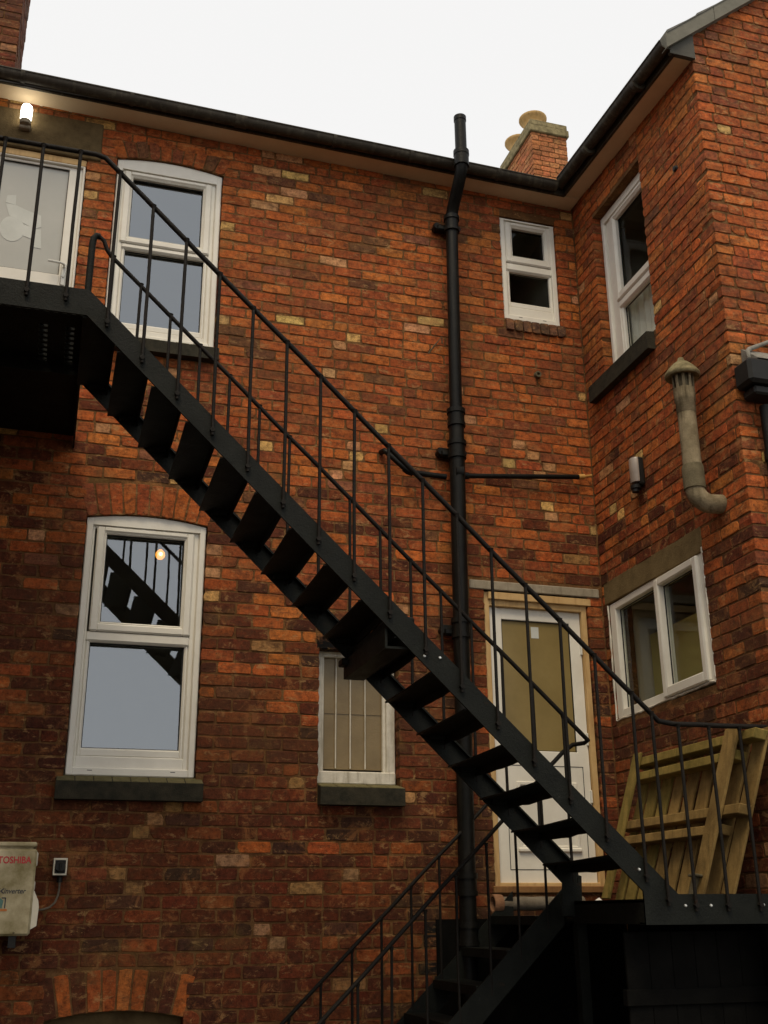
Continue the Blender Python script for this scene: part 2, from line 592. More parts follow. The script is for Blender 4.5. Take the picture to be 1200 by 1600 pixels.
def brick_wall(mb, M, u0, u1, z0, z1, ops, seed, start=None, end=None, top=None, zc=ZC, palette=None, slots=(), dark=None, shade_top=None):
    """bricks for one face. ops: (x0, x1, z0, zspring, rise, arch_height); slots: plain rectangles with no bricks"""
    rng = random.Random(seed)
    J = 0.0092
    k0 = math.floor((z0 - zc) / CO)
    k1 = math.ceil((z1 - zc) / CO)
    prev = []
    for k in range(k0, k1):
        za, zb = zc + k * CO + J / 2, zc + (k + 1) * CO - J / 2
        if zb < z0 + 0.02:
            continue
        if za > z1 - 0.02:
            break
        zb = min(zb, z1)
        za = max(za, z0)
        ua = u0 + (start[k % 2] if start else 0)
        ub = u1 - (end[k % 2] if end else 0)
        if top:
            ua = max(ua, top(zb))
        spans = [(ua, ub)]
        zm = (za + zb) / 2
        for op in ops:
            x0, x1, oz0, zs, rise, ah = op
            if zb > oz0 + 0.012 and za < zs:
                spans = subtract(spans, x0, x1)
            elif za >= zs and ah > 0:
                hw = (x1 - x0) / 2 + 0.012
                xc = (x0 + x1) / 2
                for i in range(24):
                    a = xc - hw + 2 * hw * i / 24
                    b = a + 2 * hw / 24
                    if zm < arch_z(op, (a + b) / 2) + ah + 0.02 and zm < zs + ah + rise:
                        spans = subtract(spans, a, b)
        for (sx0, sx1, sz0, sz1) in slots:
            if zm > sz0 and zm < sz1:
                spans = subtract(spans, sx0, sx1)
        joints = []
        for s0, s1 in spans:
            x = s0
            first = True
            while x < s1 - 0.02:
                hd = rng.random() < 0.52
                L = 0.1025 if hd else 0.215
                if first and k % 2 and not start:
                    L = 0.1025
                    hd = True
                L += rng.uniform(-0.006, 0.006)
                if any(abs(x + L + J / 2 - p) < 0.035 for p in prev):
                    L = 0.215 if hd else 0.1025
                    hd = not hd
                first = False
                e = x + L
                if s1 - e < 0.05:
                    e = s1
                wob = 0.0024
                a, b = za + rng.uniform(-wob, wob), zb + rng.uniform(-wob, wob)
                brick(mb, M, [(x, a), (e, a + rng.uniform(-wob, wob)), (e, b), (x, b + rng.uniform(-wob, wob))],
                      rng,
                      brick_col(rng, hd, SHADEPAL if shade_top and zm - CZ < shade_top((x + e) / 2) else DARKPAL if dark and rng.random() < dark((x + e) / 2, zm - CZ) else palette))
                joints.append(e + J / 2)
                x = e + J
        prev = joints
    for op in ops:                            # soldier arches
        x0, x1, oz0, zs, rise, ah = op
        if ah <= 0:
            continue
        n = max(3, round((x1 - x0 + 0.02) / 0.083))
        spread = 0.06
        for i in range(n):
            def edge(t):
                ub_ = x0 - 0.006 + (x1 - x0 + 0.012) * t
                return (ub_, arch_z(op, ub_)), (ub_ + (t - 0.5) * 2 * spread, arch_z(op, ub_) + ah)
            (a, az), (c, cz) = edge((i + 0.06) / n)
            (b, bz), (d, dz) = edge((i + 0.94) / n)
            brick(mb, M, [(a, az), (b, bz), (d, dz), (c, cz)], rng, brick_col(rng, False, [p for p in (DARKPAL if dark and rng.random() < dark(a, zs - CZ) * 0.7 else PAL)[:6]]))


def backing(mb, M, u0, u1, z0, z1, ops, d=0.0042, back=0.2, top=None):
    """mortar sheet with window holes, their reveals and arch spandrels"""
    ops = [(o[0] - 0.006, o[1] + 0.006, o[2] - 0.006, o[3] + (0.006 if o[5] == 0 else 0), *o[4:]) for o in ops]   # behind the brick ends
    us = sorted({u0, u1, *[x for o in ops for x in o[:2]]})
    zs = sorted({z0, z1, *[o[2] for o in ops], *[o[3] + o[4] for o in ops]})
    for i in range(len(us) - 1):
        for j in range(len(zs) - 1):
            um, zm = (us[i] + us[i + 1]) / 2, (zs[j] + zs[j + 1]) / 2
            if any(o[0] < um < o[1] and o[2] < zm < o[3] + o[4] for o in ops):
                continue
            a, b, c, e = us[i], us[i + 1], zs[j], zs[j + 1]
            mb.face([M(a, d, c), M(b, d, c), M(b, d, e), M(a, d, e)])
            mb.face([M(a, back, c), M(a, back, e), M(b, back, e), M(b, back, c)])
    for o in ops:
        x0, x1, oz, s, rise, _ = o
        g = 0.004
        mb.face([M(x0 + g - g, d, oz), M(x0, d, s), M(x0, back, s), M(x0, back, oz)])
        mb.face([M(x1, d, oz), M(x1, back, oz), M(x1, back, s), M(x1, d, s)])
        mb.face([M(x0, d, oz), M(x0, back, oz), M(x1, back, oz), M(x1, d, oz)])
        n = 12 if rise > 0 else 1
        for i in range(n):
            a, b = x0 + (x1 - x0) * i / n, x0 + (x1 - x0) * (i + 1) / n
            za, zb = (arch_z(o, a), arch_z(o, b)) if rise > 0 else (s, s)
            if rise > 0:
                mb.face([M(a, d, za), M(b, d, zb), M(b, d, s + rise), M(a, d, s + rise)])
                mb.face([M(a, back, za), M(a, back, s + rise), M(b, back, s + rise), M(b, back, zb)])
            mb.face([M(a, d, za), M(a, back, za), M(b, back, zb), M(b, d, zb)])


# ------------------------------------------------------------------ wall frames of reference
def MA(u, d, z):                             # rear house wall: u = X, d = into the wall
    return Vector((u, d, z))


TB = math.radians(1.0)
B0 = Vector((3.9, 0, 0))
BD = Vector((-math.sin(TB), -math.cos(TB), 0))
BN = Vector((math.cos(TB), -math.sin(TB), 0))
SB = 1.95                                    # length of the wing's side wall
BC = B0 + BD * SB                            # outer corner of the wing


def MBW(u, d, z):
    p = B0 + BD * u + BN * d
    return Vector((p.x, p.y, z))


def MG(u, d, z):                             # wing gable wall, u measured from its corner
    return Vector((BC.x + u, BC.y + d, z))


Z = lambda zr: zr + CZ

# ------------------------------------------------------------------ ground
g = MB()
g.box((-60, -60, -0.3), (60, 60, 0.0))
tag(g.build('ground', M_GROUND), 'dark concrete yard', None, None, 'structure')

# ================================================================== REAR HOUSE
house = thing('brick_house', (0, 0.1, 0), 'rear of a red brick terraced house with white windows, facing the yard', 'house')
OPS_A = [  # x0, x1, z0, spring, rise, arch height
    (0.115, 0.912, Z(3.87), Z(5.385), 0.042, 0.15),
    (0.125, 0.925, Z(0.815), Z(2.508), 0.04, 0.225),
    (1.728, 2.285, Z(0.80), Z(1.70), 0.0, 0.0),
    (3.222, 3.722, Z(4.50), Z(5.468), 0.0, 0.0),
    (2.947, 3.772, Z(0.14), Z(2.205), 0.0, 0.0),
    (-0.74, -0.105, Z(3.10), Z(5.315), 0.0, 0.0),
    (0.135, 0.925, Z(-1.35), Z(-0.565), 0.045, 0.225),
]
SL_A = [(2.83, 3.9, Z(2.205), Z(2.285)), (-0.80, -0.01, Z(5.315), Z(5.66)),
        (3.215, 3.76, Z(4.38), Z(4.50)), (0.08, 0.975, Z(0.667), Z(0.82)), (0.09, 0.945, Z(3.75), Z(3.875)),
        (1.72, 2.30, Z(0.662), Z(0.81)), (1.70, 2.285, Z(1.70), Z(1.80))]
wall = MB()
brick_wall(wall, MA, -2.6, 3.893, 0.0, Z(5.76), OPS_A, 5, slots=SL_A,
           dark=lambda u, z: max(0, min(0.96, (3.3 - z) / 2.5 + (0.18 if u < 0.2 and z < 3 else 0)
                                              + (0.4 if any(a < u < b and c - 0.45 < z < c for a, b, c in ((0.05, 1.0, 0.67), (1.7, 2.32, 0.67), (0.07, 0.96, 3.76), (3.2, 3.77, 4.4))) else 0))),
           shade_top=lambda u: -0.02 if u > 2.5 else -9)
wall_o = wall.build('wall', M_BRICK, house)
mo = MB()
backing(mo, MA, -2.6, 3.905, 0.0, Z(5.80), OPS_A)
mo.build('mortar', M_MORTAR, wall_o)
it = MB()                                    # rooms behind the windows
it.box((-2.6, 0.205, 0.0), (3.87, 3.2, Z(5.7)))
it.f = [f[::-1] for f in it.f if not all(abs(it.v[i][1] - 0.205) < 1e-6 for i in f)]
it.c = [None] * len(it.f)
it.build('interior', M_DARK, house)


def sill_mesh(M, u0, u1, ztop, zfront, zbot, proj, back):
    b, t = MB(), MB()
    prof = [(-proj, zbot), (-proj, zfront), (back, ztop), (back, zbot)]
    vs = [M(u, d, z) for u in (u0, u1) for d, z in prof]
    b.add(vs, [(0, 1, 2, 3), (7, 6, 5, 4), (0, 4, 5, 1), (1, 5, 6, 2), (2, 6, 7, 3), (3, 7, 4, 0)])
    n = max(2, round((u1 - u0) / 0.11))
    nx = Vector((0, 0, 0.004))
    for i in range(n):
        a = u0 + (u1 - u0) * (i + 0.03) / n
        c = u0 + (u1 - u0) * (i + 0.97) / n
        q = [M(a, -proj + 0.003, zfront), M(c, -proj + 0.003, zfront), M(c, back, ztop), M(a, back, ztop)]
        off = Vector((0, 0, R.uniform(0.003, 0.006)))
        t.add([p + off for p in q] + q, [(0, 1, 2, 3), (4, 7, 6, 5), (0, 4, 5, 1), (1, 5, 6, 2), (2, 6, 7, 3), (3, 7, 4, 0)])
    return b, t


def frame_ring(mb, M, o, i, d0, d1, bev=0.006):
    """rectangular frame between outer rect o and inner rect i = (x0,x1,z0,z1)"""
    mb.box((o[0], d0, o[2]), (i[0], d1, o[3]), bev, M)
    mb.box((i[1], d0, o[2]), (o[1], d1, o[3]), bev, M)
    mb.box((i[0] - bev, d0, o[2]), (i[1] + bev, d1 - 0.001, i[2]), bev, M)
    mb.box((i[0] - bev, d0, i[3]), (i[1] + bev, d1 - 0.001, o[3]), bev, M)


def pane(M, r, d, parent, mat, tilt=0.0, name='pane', bead=True):
    p = MB()
    x0, x1, z0, z1 = r
    zm = (z0 + z1) / 2
    T = math.tan(math.radians(tilt))
    p.box((x0 - 0.004, d, z0 - 0.004), (x1 + 0.004, d + 0.005, z1 + 0.004), 0,
          lambda x, y, z: M(x, y + (z - zm) * T, z))
    o = p.build(name, mat, parent)
    if bead:
        q = MB()
        frame_ring(q, M, (x0 - 0.003, x1 + 0.003, z0 - 0.003, z1 + 0.003), (x0 + 0.005, x1 - 0.005, z0 + 0.005, z1 - 0.005),
                   d - 0.012 - abs(T) * 0.3, d - 0.004 + 0.0, 0.0)
        q.build('gasket', M_GASKET, parent)
    return o


def sash_window(M, root, op, rec, up, trans, low, glass, tilt, label, cur=None, arch=True):
    """uPVC window: arched-head outer frame, opening upper light on a transom, fixed lower light"""
    x0, x1, z0, zs, rise, _ = op
    x0, x1 = x0 + 0.004, x1 - 0.004
    f = MB()
    head_in = up[3] + 0.055
    w = 0.042
    z0 = z0 + 0.006
    d0, d1 = rec, rec + 0.075
    # jambs, sill rail
    f.box((x0, d0, z0), (x0 + w, d1, zs), 0.006, M)
    f.box((x1 - w, d0, z0), (x1, d1, zs), 0.006, M)
    f.box((x0 + w - 0.006, d0 + 0.003, z0), (x1 - w + 0.006, d1, z0 + 0.05), 0.006, M)
    # arched head board
    n = 14
    poly = [(x0, head_in), (x1, head_in)] + [(x1 - (x1 - x0) * i / n, arch_z(op, x1 - (x1 - x0) * i / n) - 0.004) for i in range(n + 1)]
    f.prism(poly, M, d0 + 0.002, d1)
    # inner stepped frame
    e = rec + 0.022
    frame_ring(f, M, (x0 + w - 0.002, x1 - w + 0.002, z0 + 0.045, head_in + 0.004), (low[0] - 0.026, low[1] + 0.026, low[2] - 0.05, head_in - 0.02), e, d1 + 0.01)
    frame_ring(f, M, (low[0] - 0.028, low[1] + 0.028, low[2] - 0.055, low[3] + 0.012), low, e + 0.006, d1 + 0.008, 0.010)
    f.box((low[0] - 0.03, e - 0.006, low[3] + 0.006), (low[1] + 0.03, d1 + 0.006, trans - 0.003), 0.009, M)
    # little drain slots
    win = f.build('window', M_UPVC, root, 35)
    if label:
        win['label'] = label
    s = MB()
    frame_ring(s, M, (up[0] - 0.066, up[1] + 0.066, trans, up[3] + 0.05), (up[0] - 0.012, up[1] + 0.012, up[2] - 0.012, up[3] + 0.012), e - 0.016, d1 - 0.01, 0.010)
    frame_ring(s, M, (up[0] - 0.016, up[1] + 0.016, up[2] - 0.016, up[3] + 0.016), up, e - 0.006, d1 - 0.015, 0.008)
    s.build('sash', M_UPVC, win, 35)
    dg = rec + 0.060
    pane(M, up, dg, win, glass, tilt)
    pane(M, low, dg + 0.01, win, glass, tilt)
    for xx in (x0 + 0.13, x1 - 0.15):
        dsl = MB()
        dsl.box((xx, rec - 0.001 + 0.003, z0 + 0.030), (xx + 0.03, rec + 0.008, z0 + 0.034), 0, M)
        dsl.build('drain_slot', M_GASKET, win)
    return win


def add_sill(M, win, u0, u1, ztop, zfront, zbot, proj, back, mat=None):
    b, t = sill_mesh(M, u0, u1, ztop, zfront, zbot, proj, back)
    b.build('sill', mat or M_SILL, win)
    t.build('sill_tiles', M_SILLTOP if mat is None else mat, win)


k = 7.26 / 7.2                               # panes sit a little behind the brick face
r4 = lambda a, b, c, d: (a * k, b * k, CZ + c * k, CZ + d * k)
w1 = sash_window(MA, house, OPS_A[1], 0.022, r4(0.262, 0.775, 1.79, 2.388), CZ + 1.725 * k, r4(0.210, 0.812, 0.985, 1.655), M_GLASS, 2.6,
                 'lower white sash window with a grey reflection of the stairs')
add_sill(MA, w1, 0.078, 0.970, Z(0.822), Z(0.775), Z(0.668), 0.085, 0.05)
w2 = sash_window(MA, house, OPS_A[0], 0.022, r4(0.24, 0.765, 4.70, 5.215), CZ + 4.64 * k, r4(0.222, 0.798, 3.99, 4.592), M_GLASS, 0.6,
                 'upper white sash window under the eaves behind the handrail')
add_sill(MA, w2, 0.095, 0.938, Z(3.868), Z(3.85), Z(3.757), 0.07, 0.05)
w3 = sash_window(MA, house, OPS_A[3], 0.015, r4(3.312, 3.598, 5.085, 5.352), CZ + 5.012 * k, r4(3.278, 3.630, 4.652, 4.935), M_GLASSDIM, 0.0,
                 'small white two light window near the inside corner')
bs = MB()                                    # brick-on-edge sill of the small window
rb = random.Random(3)
for i in range(7):
    a = 3.228 + i * 0.0755
    brick(bs, lambda u, d, z: Vector((u, d - 0.014 - (Z(4.5) - z) * 0.1, z)), [(a, Z(4.39)), (a + 0.067, Z(4.39)), (a + 0.067, Z(4.497)), (a, Z(4.497))],
          rb, rb.choice([(0.10, 0.05, 0.03), (0.13, 0.06, 0.035), (0.085, 0.05, 0.03), (0.24, 0.08, 0.04) if i == 0 else (0.11, 0.06, 0.03)]))
bs.build('sill', M_BRICK, w3)

# unseen return added out of frame, to keep light off the rear wall
ret = MB()
MR = lambda u, d, z: Vector((-1.78 - d, -u, z))
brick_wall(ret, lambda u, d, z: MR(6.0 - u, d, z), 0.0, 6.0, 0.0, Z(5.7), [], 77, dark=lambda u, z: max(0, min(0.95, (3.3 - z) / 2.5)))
ret_o = ret.build('light_block_wall', M_BRICK, house)
mo = MB()
mo.face([MR(6.0, 0.0042, 0), MR(0, 0.0042, 0), MR(0, 0.0042, Z(5.7)), MR(6.0, 0.0042, Z(5.7))])
mo.face([MR(6.0, 0.0042, 0), MR(6.0, 0.0042, Z(5.7)), MR(6.0, 3, Z(5.7)), MR(6.0, 3, 0)])
mo.build('mortar', M_MORTAR, ret_o)
rr_ = MB()
rr_.box((-4.8, -6.1, Z(5.7)), (-1.62, 0.1, Z(5.82)))
rr_.build('light_block_roof', M_SLATE, house)

# --- small old window with obscured glass
op = OPS_A[2]
f = MB()
rec = 0.09
kk = 7.3 / 7.2
gl = (1.757 * kk, 2.168 * kk, CZ + 0.905 * kk, CZ + 1.645 * kk)
x0, x1, z0, z1 = op[0] + 0.003, op[1] - 0.003, op[2], op[3]
f.box((x0, rec, z0 + 0.09), (gl[0], rec + 0.08, z1), 0.004, MA)
f.box((gl[1] + 0.022, rec - 0.012, z0 + 0.09), (x1, rec + 0.08, z1), 0.006, MA)
f.box((gl[1], rec + 0.006, z0 + 0.09), (gl[1] + 0.024, rec + 0.08, z1), 0.005, MA)
f.box((x0, rec - 0.02, z0 + 0.012), (x1, rec + 0.08, z0 + 0.096), 0.007, MA)
f.box((x0, rec - 0.005, gl[3]), (x1, rec + 0.081, gl[3] + 0.03), 0.006, MA)
f.box((x0, rec - 0.02, gl[3] + 0.028), (x1, rec + 0.082, z1 + 0.0), 0.006, MA)
w4 = f.build('window', M_PAINTWOOD, house, 35)
w4['label'] = 'small old window with obscured beige panes and flaking white frame'
pane(MA, gl, rec + 0.035, w4, M_REEDED, 0, bead=False)
b = MB()
for xb in (1.846, 1.947, 2.05):
    b.box((xb * kk - 0.0042, rec + 0.018, gl[2]), (xb * kk + 0.0042, rec + 0.036, gl[3]), 0.003, MA)
b.build('glazing_bar', M_PAINTWOOD, w4)
b = MB()
b.box((gl[0], rec + 0.031, CZ + 1.27 * kk - 0.002), (gl[1], rec + 0.0345, CZ + 1.27 * kk + 0.002), 0, MA)
b.build('glass_join', M_REEDED, w4)
add_sill(MA, w4, 1.724, 2.297, Z(0.812), Z(0.775), Z(0.665), 0.09, 0.08)
b = MB()
b.box((1.705, -0.004, Z(1.70)), (2.283, 0.16, Z(1.795)), 0.006, MA)
lo = b.build('lintel', M_BRICK, w4)

# --- cellar window with a cream head, just in the picture
f = MB()
op = OPS_A[6]
n = 12
poly = [(op[0], op[2]), (op[1], op[2])] + [(op[1] - (op[1] - op[0]) * i / n, arch_z(op, op[1] - (op[1] - op[0]) * i / n)) for i in range(n + 1)]
f.prism(poly, MA, 0.09, 0.14)
w5 = f.build('window', M_RENDER, house)
w5['label'] = 'blocked cellar opening under a brick arch'

# --- ground floor door with timber frame
lt = MB()
lt.box((2.833, -0.012, Z(2.211)), (3.872, 0.10, Z(2.279)), 0.006, MA)
lt.build('lintel', M_CONC, house)
d = MB()
fr = (2.950, 3.769, Z(0.142), Z(2.203))
frame_ring(d, MA, fr, (2.992, 3.728, Z(0.19), Z(2.10)), 0.02, 0.12, 0.004)
d.box((2.98, -0.004, Z(2.145)), (3.80, 0.05, Z(2.2)), 0.004, MA)
door_r = d.build('door_frame', M_TIMBER, house, 35)
d = MB()
d.box((2.925, -0.025, Z(0.122)), (3.79, 0.12, Z(0.168)), 0.006, MA)
d.build('door_sill', M_SILLWOOD, house, 35)
kd = 7.25 / 7.2
lf = MB()
o_ = (2.993, 3.727, Z(0.170), Z(2.101))
gd = (3.075 * kd, 3.612 * kd, CZ + 1.065 * kd, CZ + 2.0 * kd)
lf.box((o_[0], 0.055, o_[2]), (gd[0], 0.11, o_[3]), 0.004, MA)
lf.box((gd[1], 0.055, o_[2]), (o_[1], 0.11, o_[3]), 0.004, MA)
lf.box((gd[0] - 0.004, 0.055, gd[3]), (gd[1] + 0.004, 0.109, o_[3]), 0.004, MA)
lf.box((gd[0] - 0.004, 0.055, o_[2]), (gd[1] + 0.004, 0.109, gd[2]), 0.004, MA)
frame_ring(lf, MA, (3.13 * kd, 3.59 * kd, CZ + 0.39 * kd, CZ + 0.855 * kd), (3.16 * kd, 3.56 * kd, CZ + 0.43 * kd, CZ + 0.825 * kd), 0.044, 0.06, 0.008)
lf.box((3.125 * kd, 0.035, CZ + 0.385 * kd), (3.595 * kd, 0.06, CZ + 0.415 * kd), 0.008, MA)
leaf = lf.build('door', M_UPVC, house, 35)
leaf['label'] = 'white half glazed back door with an olive obscured pane'
q = MB()
gr = (3.06 * kd, 3.648 * kd, CZ + 0.27 * kd, CZ + 0.965 * kd)
frame_ring(q, MA, gr, (gr[0] + 0.005, gr[1] - 0.005, gr[2] + 0.005, gr[3] - 0.005), 0.0535, 0.058, 0)
q.build('panel_groove', M_GASKET, leaf)
q = MB()
frame_ring(q, MA, (o_[0] - 0.004, o_[1] + 0.004, o_[2] - 0.004, o_[3] + 0.004), (o_[0] + 0.001, o_[1] - 0.001, o_[2] + 0.001, o_[3] - 0.001), 0.058, 0.075, 0)
q.build('door_seal', M_GASKET, leaf)
pane(MA, gd, 0.075, leaf, M_FROSTOLIVE)
q = MB()
q.box((3.312 * kd, 0.073, CZ + 1.878 * kd), (3.372 * kd, 0.0755, CZ + 1.962 * kd), 0, MA)
q.build('window_tag', M_PALEPATCH, leaf)
for zz in (0.72, 1.78, 1.12):
    q = MB()
    q.box((3.712, 0.040, Z(zz)), (3.728, 0.057, Z(zz + 0.09)), 0.004, MA)
    q.build('hinge', M_CHROME, leaf)

# near-black sheet that paints the landing's shade onto the masonry
q = MB()
q.box((2.52, -0.006, 0.0), (3.89, 0.004, Z(-0.035)), 0.0, MA)
q.build('shade_plinth', M_SHADEBLACK, house)

# --- upper door onto the iron landing
lt = MB()
lt.box((-0.80, -0.010, Z(5.318)), (-0.008, 0.10, Z(5.655)), 0.008, MA)
lt.build('lintel', M_RENDER, house)
d = MB()
d.box((-0.74, 0.012, Z(5.262)), (-0.106, 0.10, Z(5.315)), 0.003, MA)
d.build('head_fillet', M_TIMBER, house)
lf = MB()
o_ = (-0.735, -0.108, Z(3.10), Z(5.262))
gd = (-0.70, -0.222, CZ + 4.30 * 1.006, CZ + 5.195 * 1.006)
frame_ring(lf, MA, o_, (-0.715, -0.126, Z(3.14), Z(5.248)), 0.012, 0.10, 0.005)
lf.box((-0.716, 0.035, Z(3.14)), (gd[0], 0.09, Z(5.248)), 0.004, MA)
lf.box((gd[1], 0.035, Z(3.14)), (-0.125, 0.09, Z(5.248)), 0.004, MA)
lf.box((gd[0] - 0.004, 0.035, gd[3]), (gd[1] + 0.004, 0.089, Z(5.248)), 0.004, MA)
lf.box((gd[0] - 0.004, 0.035, Z(3.14)), (gd[1] + 0.004, 0.089, gd[2]), 0.004, MA)
leaf = lf.build('door', M_UPVC, house, 35)
leaf['label'] = 'white upper door with a pale grey frosted pane'
pane(MA, gd, 0.055, leaf, M_FROSTGREY)
q = MB()                                     # lever handle on its plate
q.box((-0.208, 0.022, Z(4.235)), (-0.172, 0.036, Z(4.42)), 0.006, MA)
q.tube([MA(-0.19, 0.03, Z(4.385)), MA(-0.19, -0.02, Z(4.385)), MA(-0.215, -0.028, Z(4.388)), MA(-0.30, -0.028, Z(4.392))], 0.009, 8)
q.tube([MA(-0.19, 0.024, Z(4.31)), MA(-0.19, 0.015, Z(4.31))], 0.010, 8)
q.build('handle', M_CHROME, leaf, 40)
q = MB()                                     # flat pale shapes on the glass
for poly in ([(-0.63, 4.90), (-0.57, 4.915), (-0.565, 4.83), (-0.635, 4.84)],
             [(-0.635, 4.835), (-0.565, 4.83), (-0.48, 4.80), (-0.385, 4.775), (-0.375, 4.68), (-0.42, 4.655), (-0.52, 4.70), (-0.60, 4.735)],
             [(-0.405, 4.655), (-0.375, 4.66), (-0.36, 4.50), (-0.43, 4.505), (-0.435, 4.57), (-0.49, 4.585), (-0.49, 4.68)]):
    q.prism([(x * 1.006, CZ + z * 1.006) for x, z in poly][::-1], MA, 0.0525, 0.0545)
cc = [(-0.57 + 0.085 * math.cos(a * math.pi / 10), 4.63 + 0.105 * math.sin(a * math.pi / 10)) for a in range(20)]
q.prism([(x * 1.006, CZ + z * 1.006) for x, z in cc], MA, 0.0527, 0.0543)
q.build('pale_cutout', M_PALEPATCH, leaf)

# --- eaves: soffit, fascia, half-round gutter, roof, chimneys
ez = lambda x: 5.645 + CZ + (3.9 - x) * 0.018       # the old eaves sag a little towards the corner


def eave_strip(mb, pts, u0, u1, n=8):
    """prism along X of a (y, dz) profile hung from the eaves line"""
    m = len(pts)
    for i in range(n + 1):
        x = u0 + (u1 - u0) * i / n
        for y, dz in pts:
            mb.v.append((x, y, ez(x) + dz))
    b = len(mb.v) - (n + 1) * m
    for i in range(n):
        for j in range(m):
            a, c = b + i * m + j, b + i * m + (j + 1) % m
            mb.f.append([a, a + m, c + m, c])
            mb.c.append(None)
    for i, s in ((0, 1), (n, -1)):
        mb.f.append([b + i * m + j for j in range(m)][::s])
        mb.c.append(None)


s = MB()
eave_strip(s, [(-0.165, 0.0), (-0.165, 0.02), (0.012, 0.02), (0.012, 0.0)], -2.6, 3.88)
s.build('soffit', M_SOFFIT, house)
s = MB()
eave_strip(s, [(-0.185, -0.006), (-0.185, 0.08), (-0.165, 0.08), (-0.165, -0.006)], -2.6, 3.745)
s.build('fascia', M_GUTTER, house)
s = MB()
gr_ = 0.05
GY = -0.238
prof = [(GY + gr_ * math.cos(a), 0.043 + gr_ * 1.1 * math.sin(a)) for a in [math.pi + math.pi * i / 10 for i in range(11)]]
inner = [(GY + (gr_ - 0.006) * math.cos(a), 0.043 + (gr_ * 1.1 - 0.006) * math.sin(a)) for a in [2 * math.pi - math.pi * i / 10 for i in range(11)]]
lip = [(GY - gr_ - 0.006, 0.044), (GY - gr_ - 0.006, 0.052), (GY - gr_, 0.052)]
gutter_ring = lip + prof + inner
eave_strip(s, gutter_ring, -2.6, 3.64)
for x in (-0.62, 0.16, 0.95, 1.72, 2.35, 3.1):
    pf = [(GY + (gr_ + 0.007) * math.cos(a), 0.043 + (gr_ * 1.1 + 0.007) * math.sin(a)) for a in [math.pi + math.pi * i / 10 for i in range(11)]]
    eave_strip(s, pf + inner, x, x + 0.03 if x != 0.95 else x + 0.09, 1)
gut = s.build('gutter', M_GUTTER, house, 50)
rf = MB()
tp = math.tan(math.radians(29))
for i in range(16):                          # slate courses, each lapping the one below
    y0 = -0.22 + i * 0.28
    z0 = 5.715 + CZ + (y0 + 0.22) * tp
    rf.add([(-2.6, y0, z0), (4.6, y0, z0), (4.6, y0 + 0.34, z0 + 0.34 * tp - 0.012), (-2.6, y0 + 0.34, z0 + 0.34 * tp - 0.012),
            (-2.6, y0, z0 - 0.012), (4.6, y0, z0 - 0.012)], [(0, 1, 2, 3), (4, 5, 1, 0)])
rf.add([(-2.6, 4.2, 5.82 + CZ + 4.45 * tp), (8, 4.2, 5.82 + CZ + 4.45 * tp), (8, 8.6, 5.82 + CZ), (-2.6, 8.6, 5.82 + CZ)], [(0, 1, 2, 3)])
rf.add([(4.6, -0.02, 5.82 + CZ), (8, -0.02, 5.82 + CZ), (8, 4.2, 5.82 + CZ + 4.45 * tp), (4.6, 4.2, 5.82 + CZ + 4.45 * tp)], [(0, 1, 2, 3)])
roof = rf.build('roof', M_SLATE, house)


def stack(x0, x1, y0, y1, z0, z1, seed, parent, label, pal):
    c = MB()
    for i, (M, L) in enumerate(((lambda u, d_, z: Vector((x0 + u, y0 + d_, z)), x1 - x0),
                                (lambda u, d_, z: Vector((x0 + d_, y1 - u, z)), y1 - y0),
                                (lambda u, d_, z: Vector((x1 - d_, y0 + u, z)), y1 - y0))):
        brick_wall(c, M, 0, L, z0, z1, [], seed + i, start=((0, 0.134) if i == 0 else (0.0, 0.0)), end=((0, 0.134) if i == 0 else (0.134, 0.0) if i == 1 else (0, 0)),
                   zc=z0, palette=pal)
    o = c.build('chimney', M_BRICK, parent)
    if label:
        o['label'] = label
    m = MB()
    m.box((x0 + 0.008, y0 + 0.008, z0), (x1 - 0.008, y1 - 0.008, z1 - 0.005))
    m.build('mortar', M_MORTAR, o)
    return o


ch = stack(5.545, 6.065, 4.0, 5.05, 8.2, Z(9.965), 70, roof, 'ridge chimney with lichened cap and two buff pots', HAZEPAL)
c = MB()
c.box((5.515, 3.97, Z(9.965)), (6.095, 5.08, Z(10.075)), 0.01)
c.box((5.53, 3.985, Z(10.075)), (6.08, 5.065, Z(10.17)), 0.012)
c.build('chimney_cap', M_CAP, ch)
for py in (4.27, 4.78):
    p = MB()
    prof = [(0.138, 0.0), (0.126, 0.06), (0.128, 0.12), (0.15, 0.17), (0.182, 0.205), (0.194, 0.225), (0.194, 0.245), (0.180, 0.25), (0.15, 0.20), (0.12, 0.05), (0.0, 0.05)]
    p.lathe(prof, lambda x, y, z: Vector((5.71 + x, py + y, Z(10.165) + z)))
    p.build('chimney_pot', M_POT, ch, 40)
stack(-1.75, -0.745, 0.5, 1.12, 7.3, 9.7, 90, roof, 'brick chimney stack rising behind the gutter at the top left', DARKPAL)

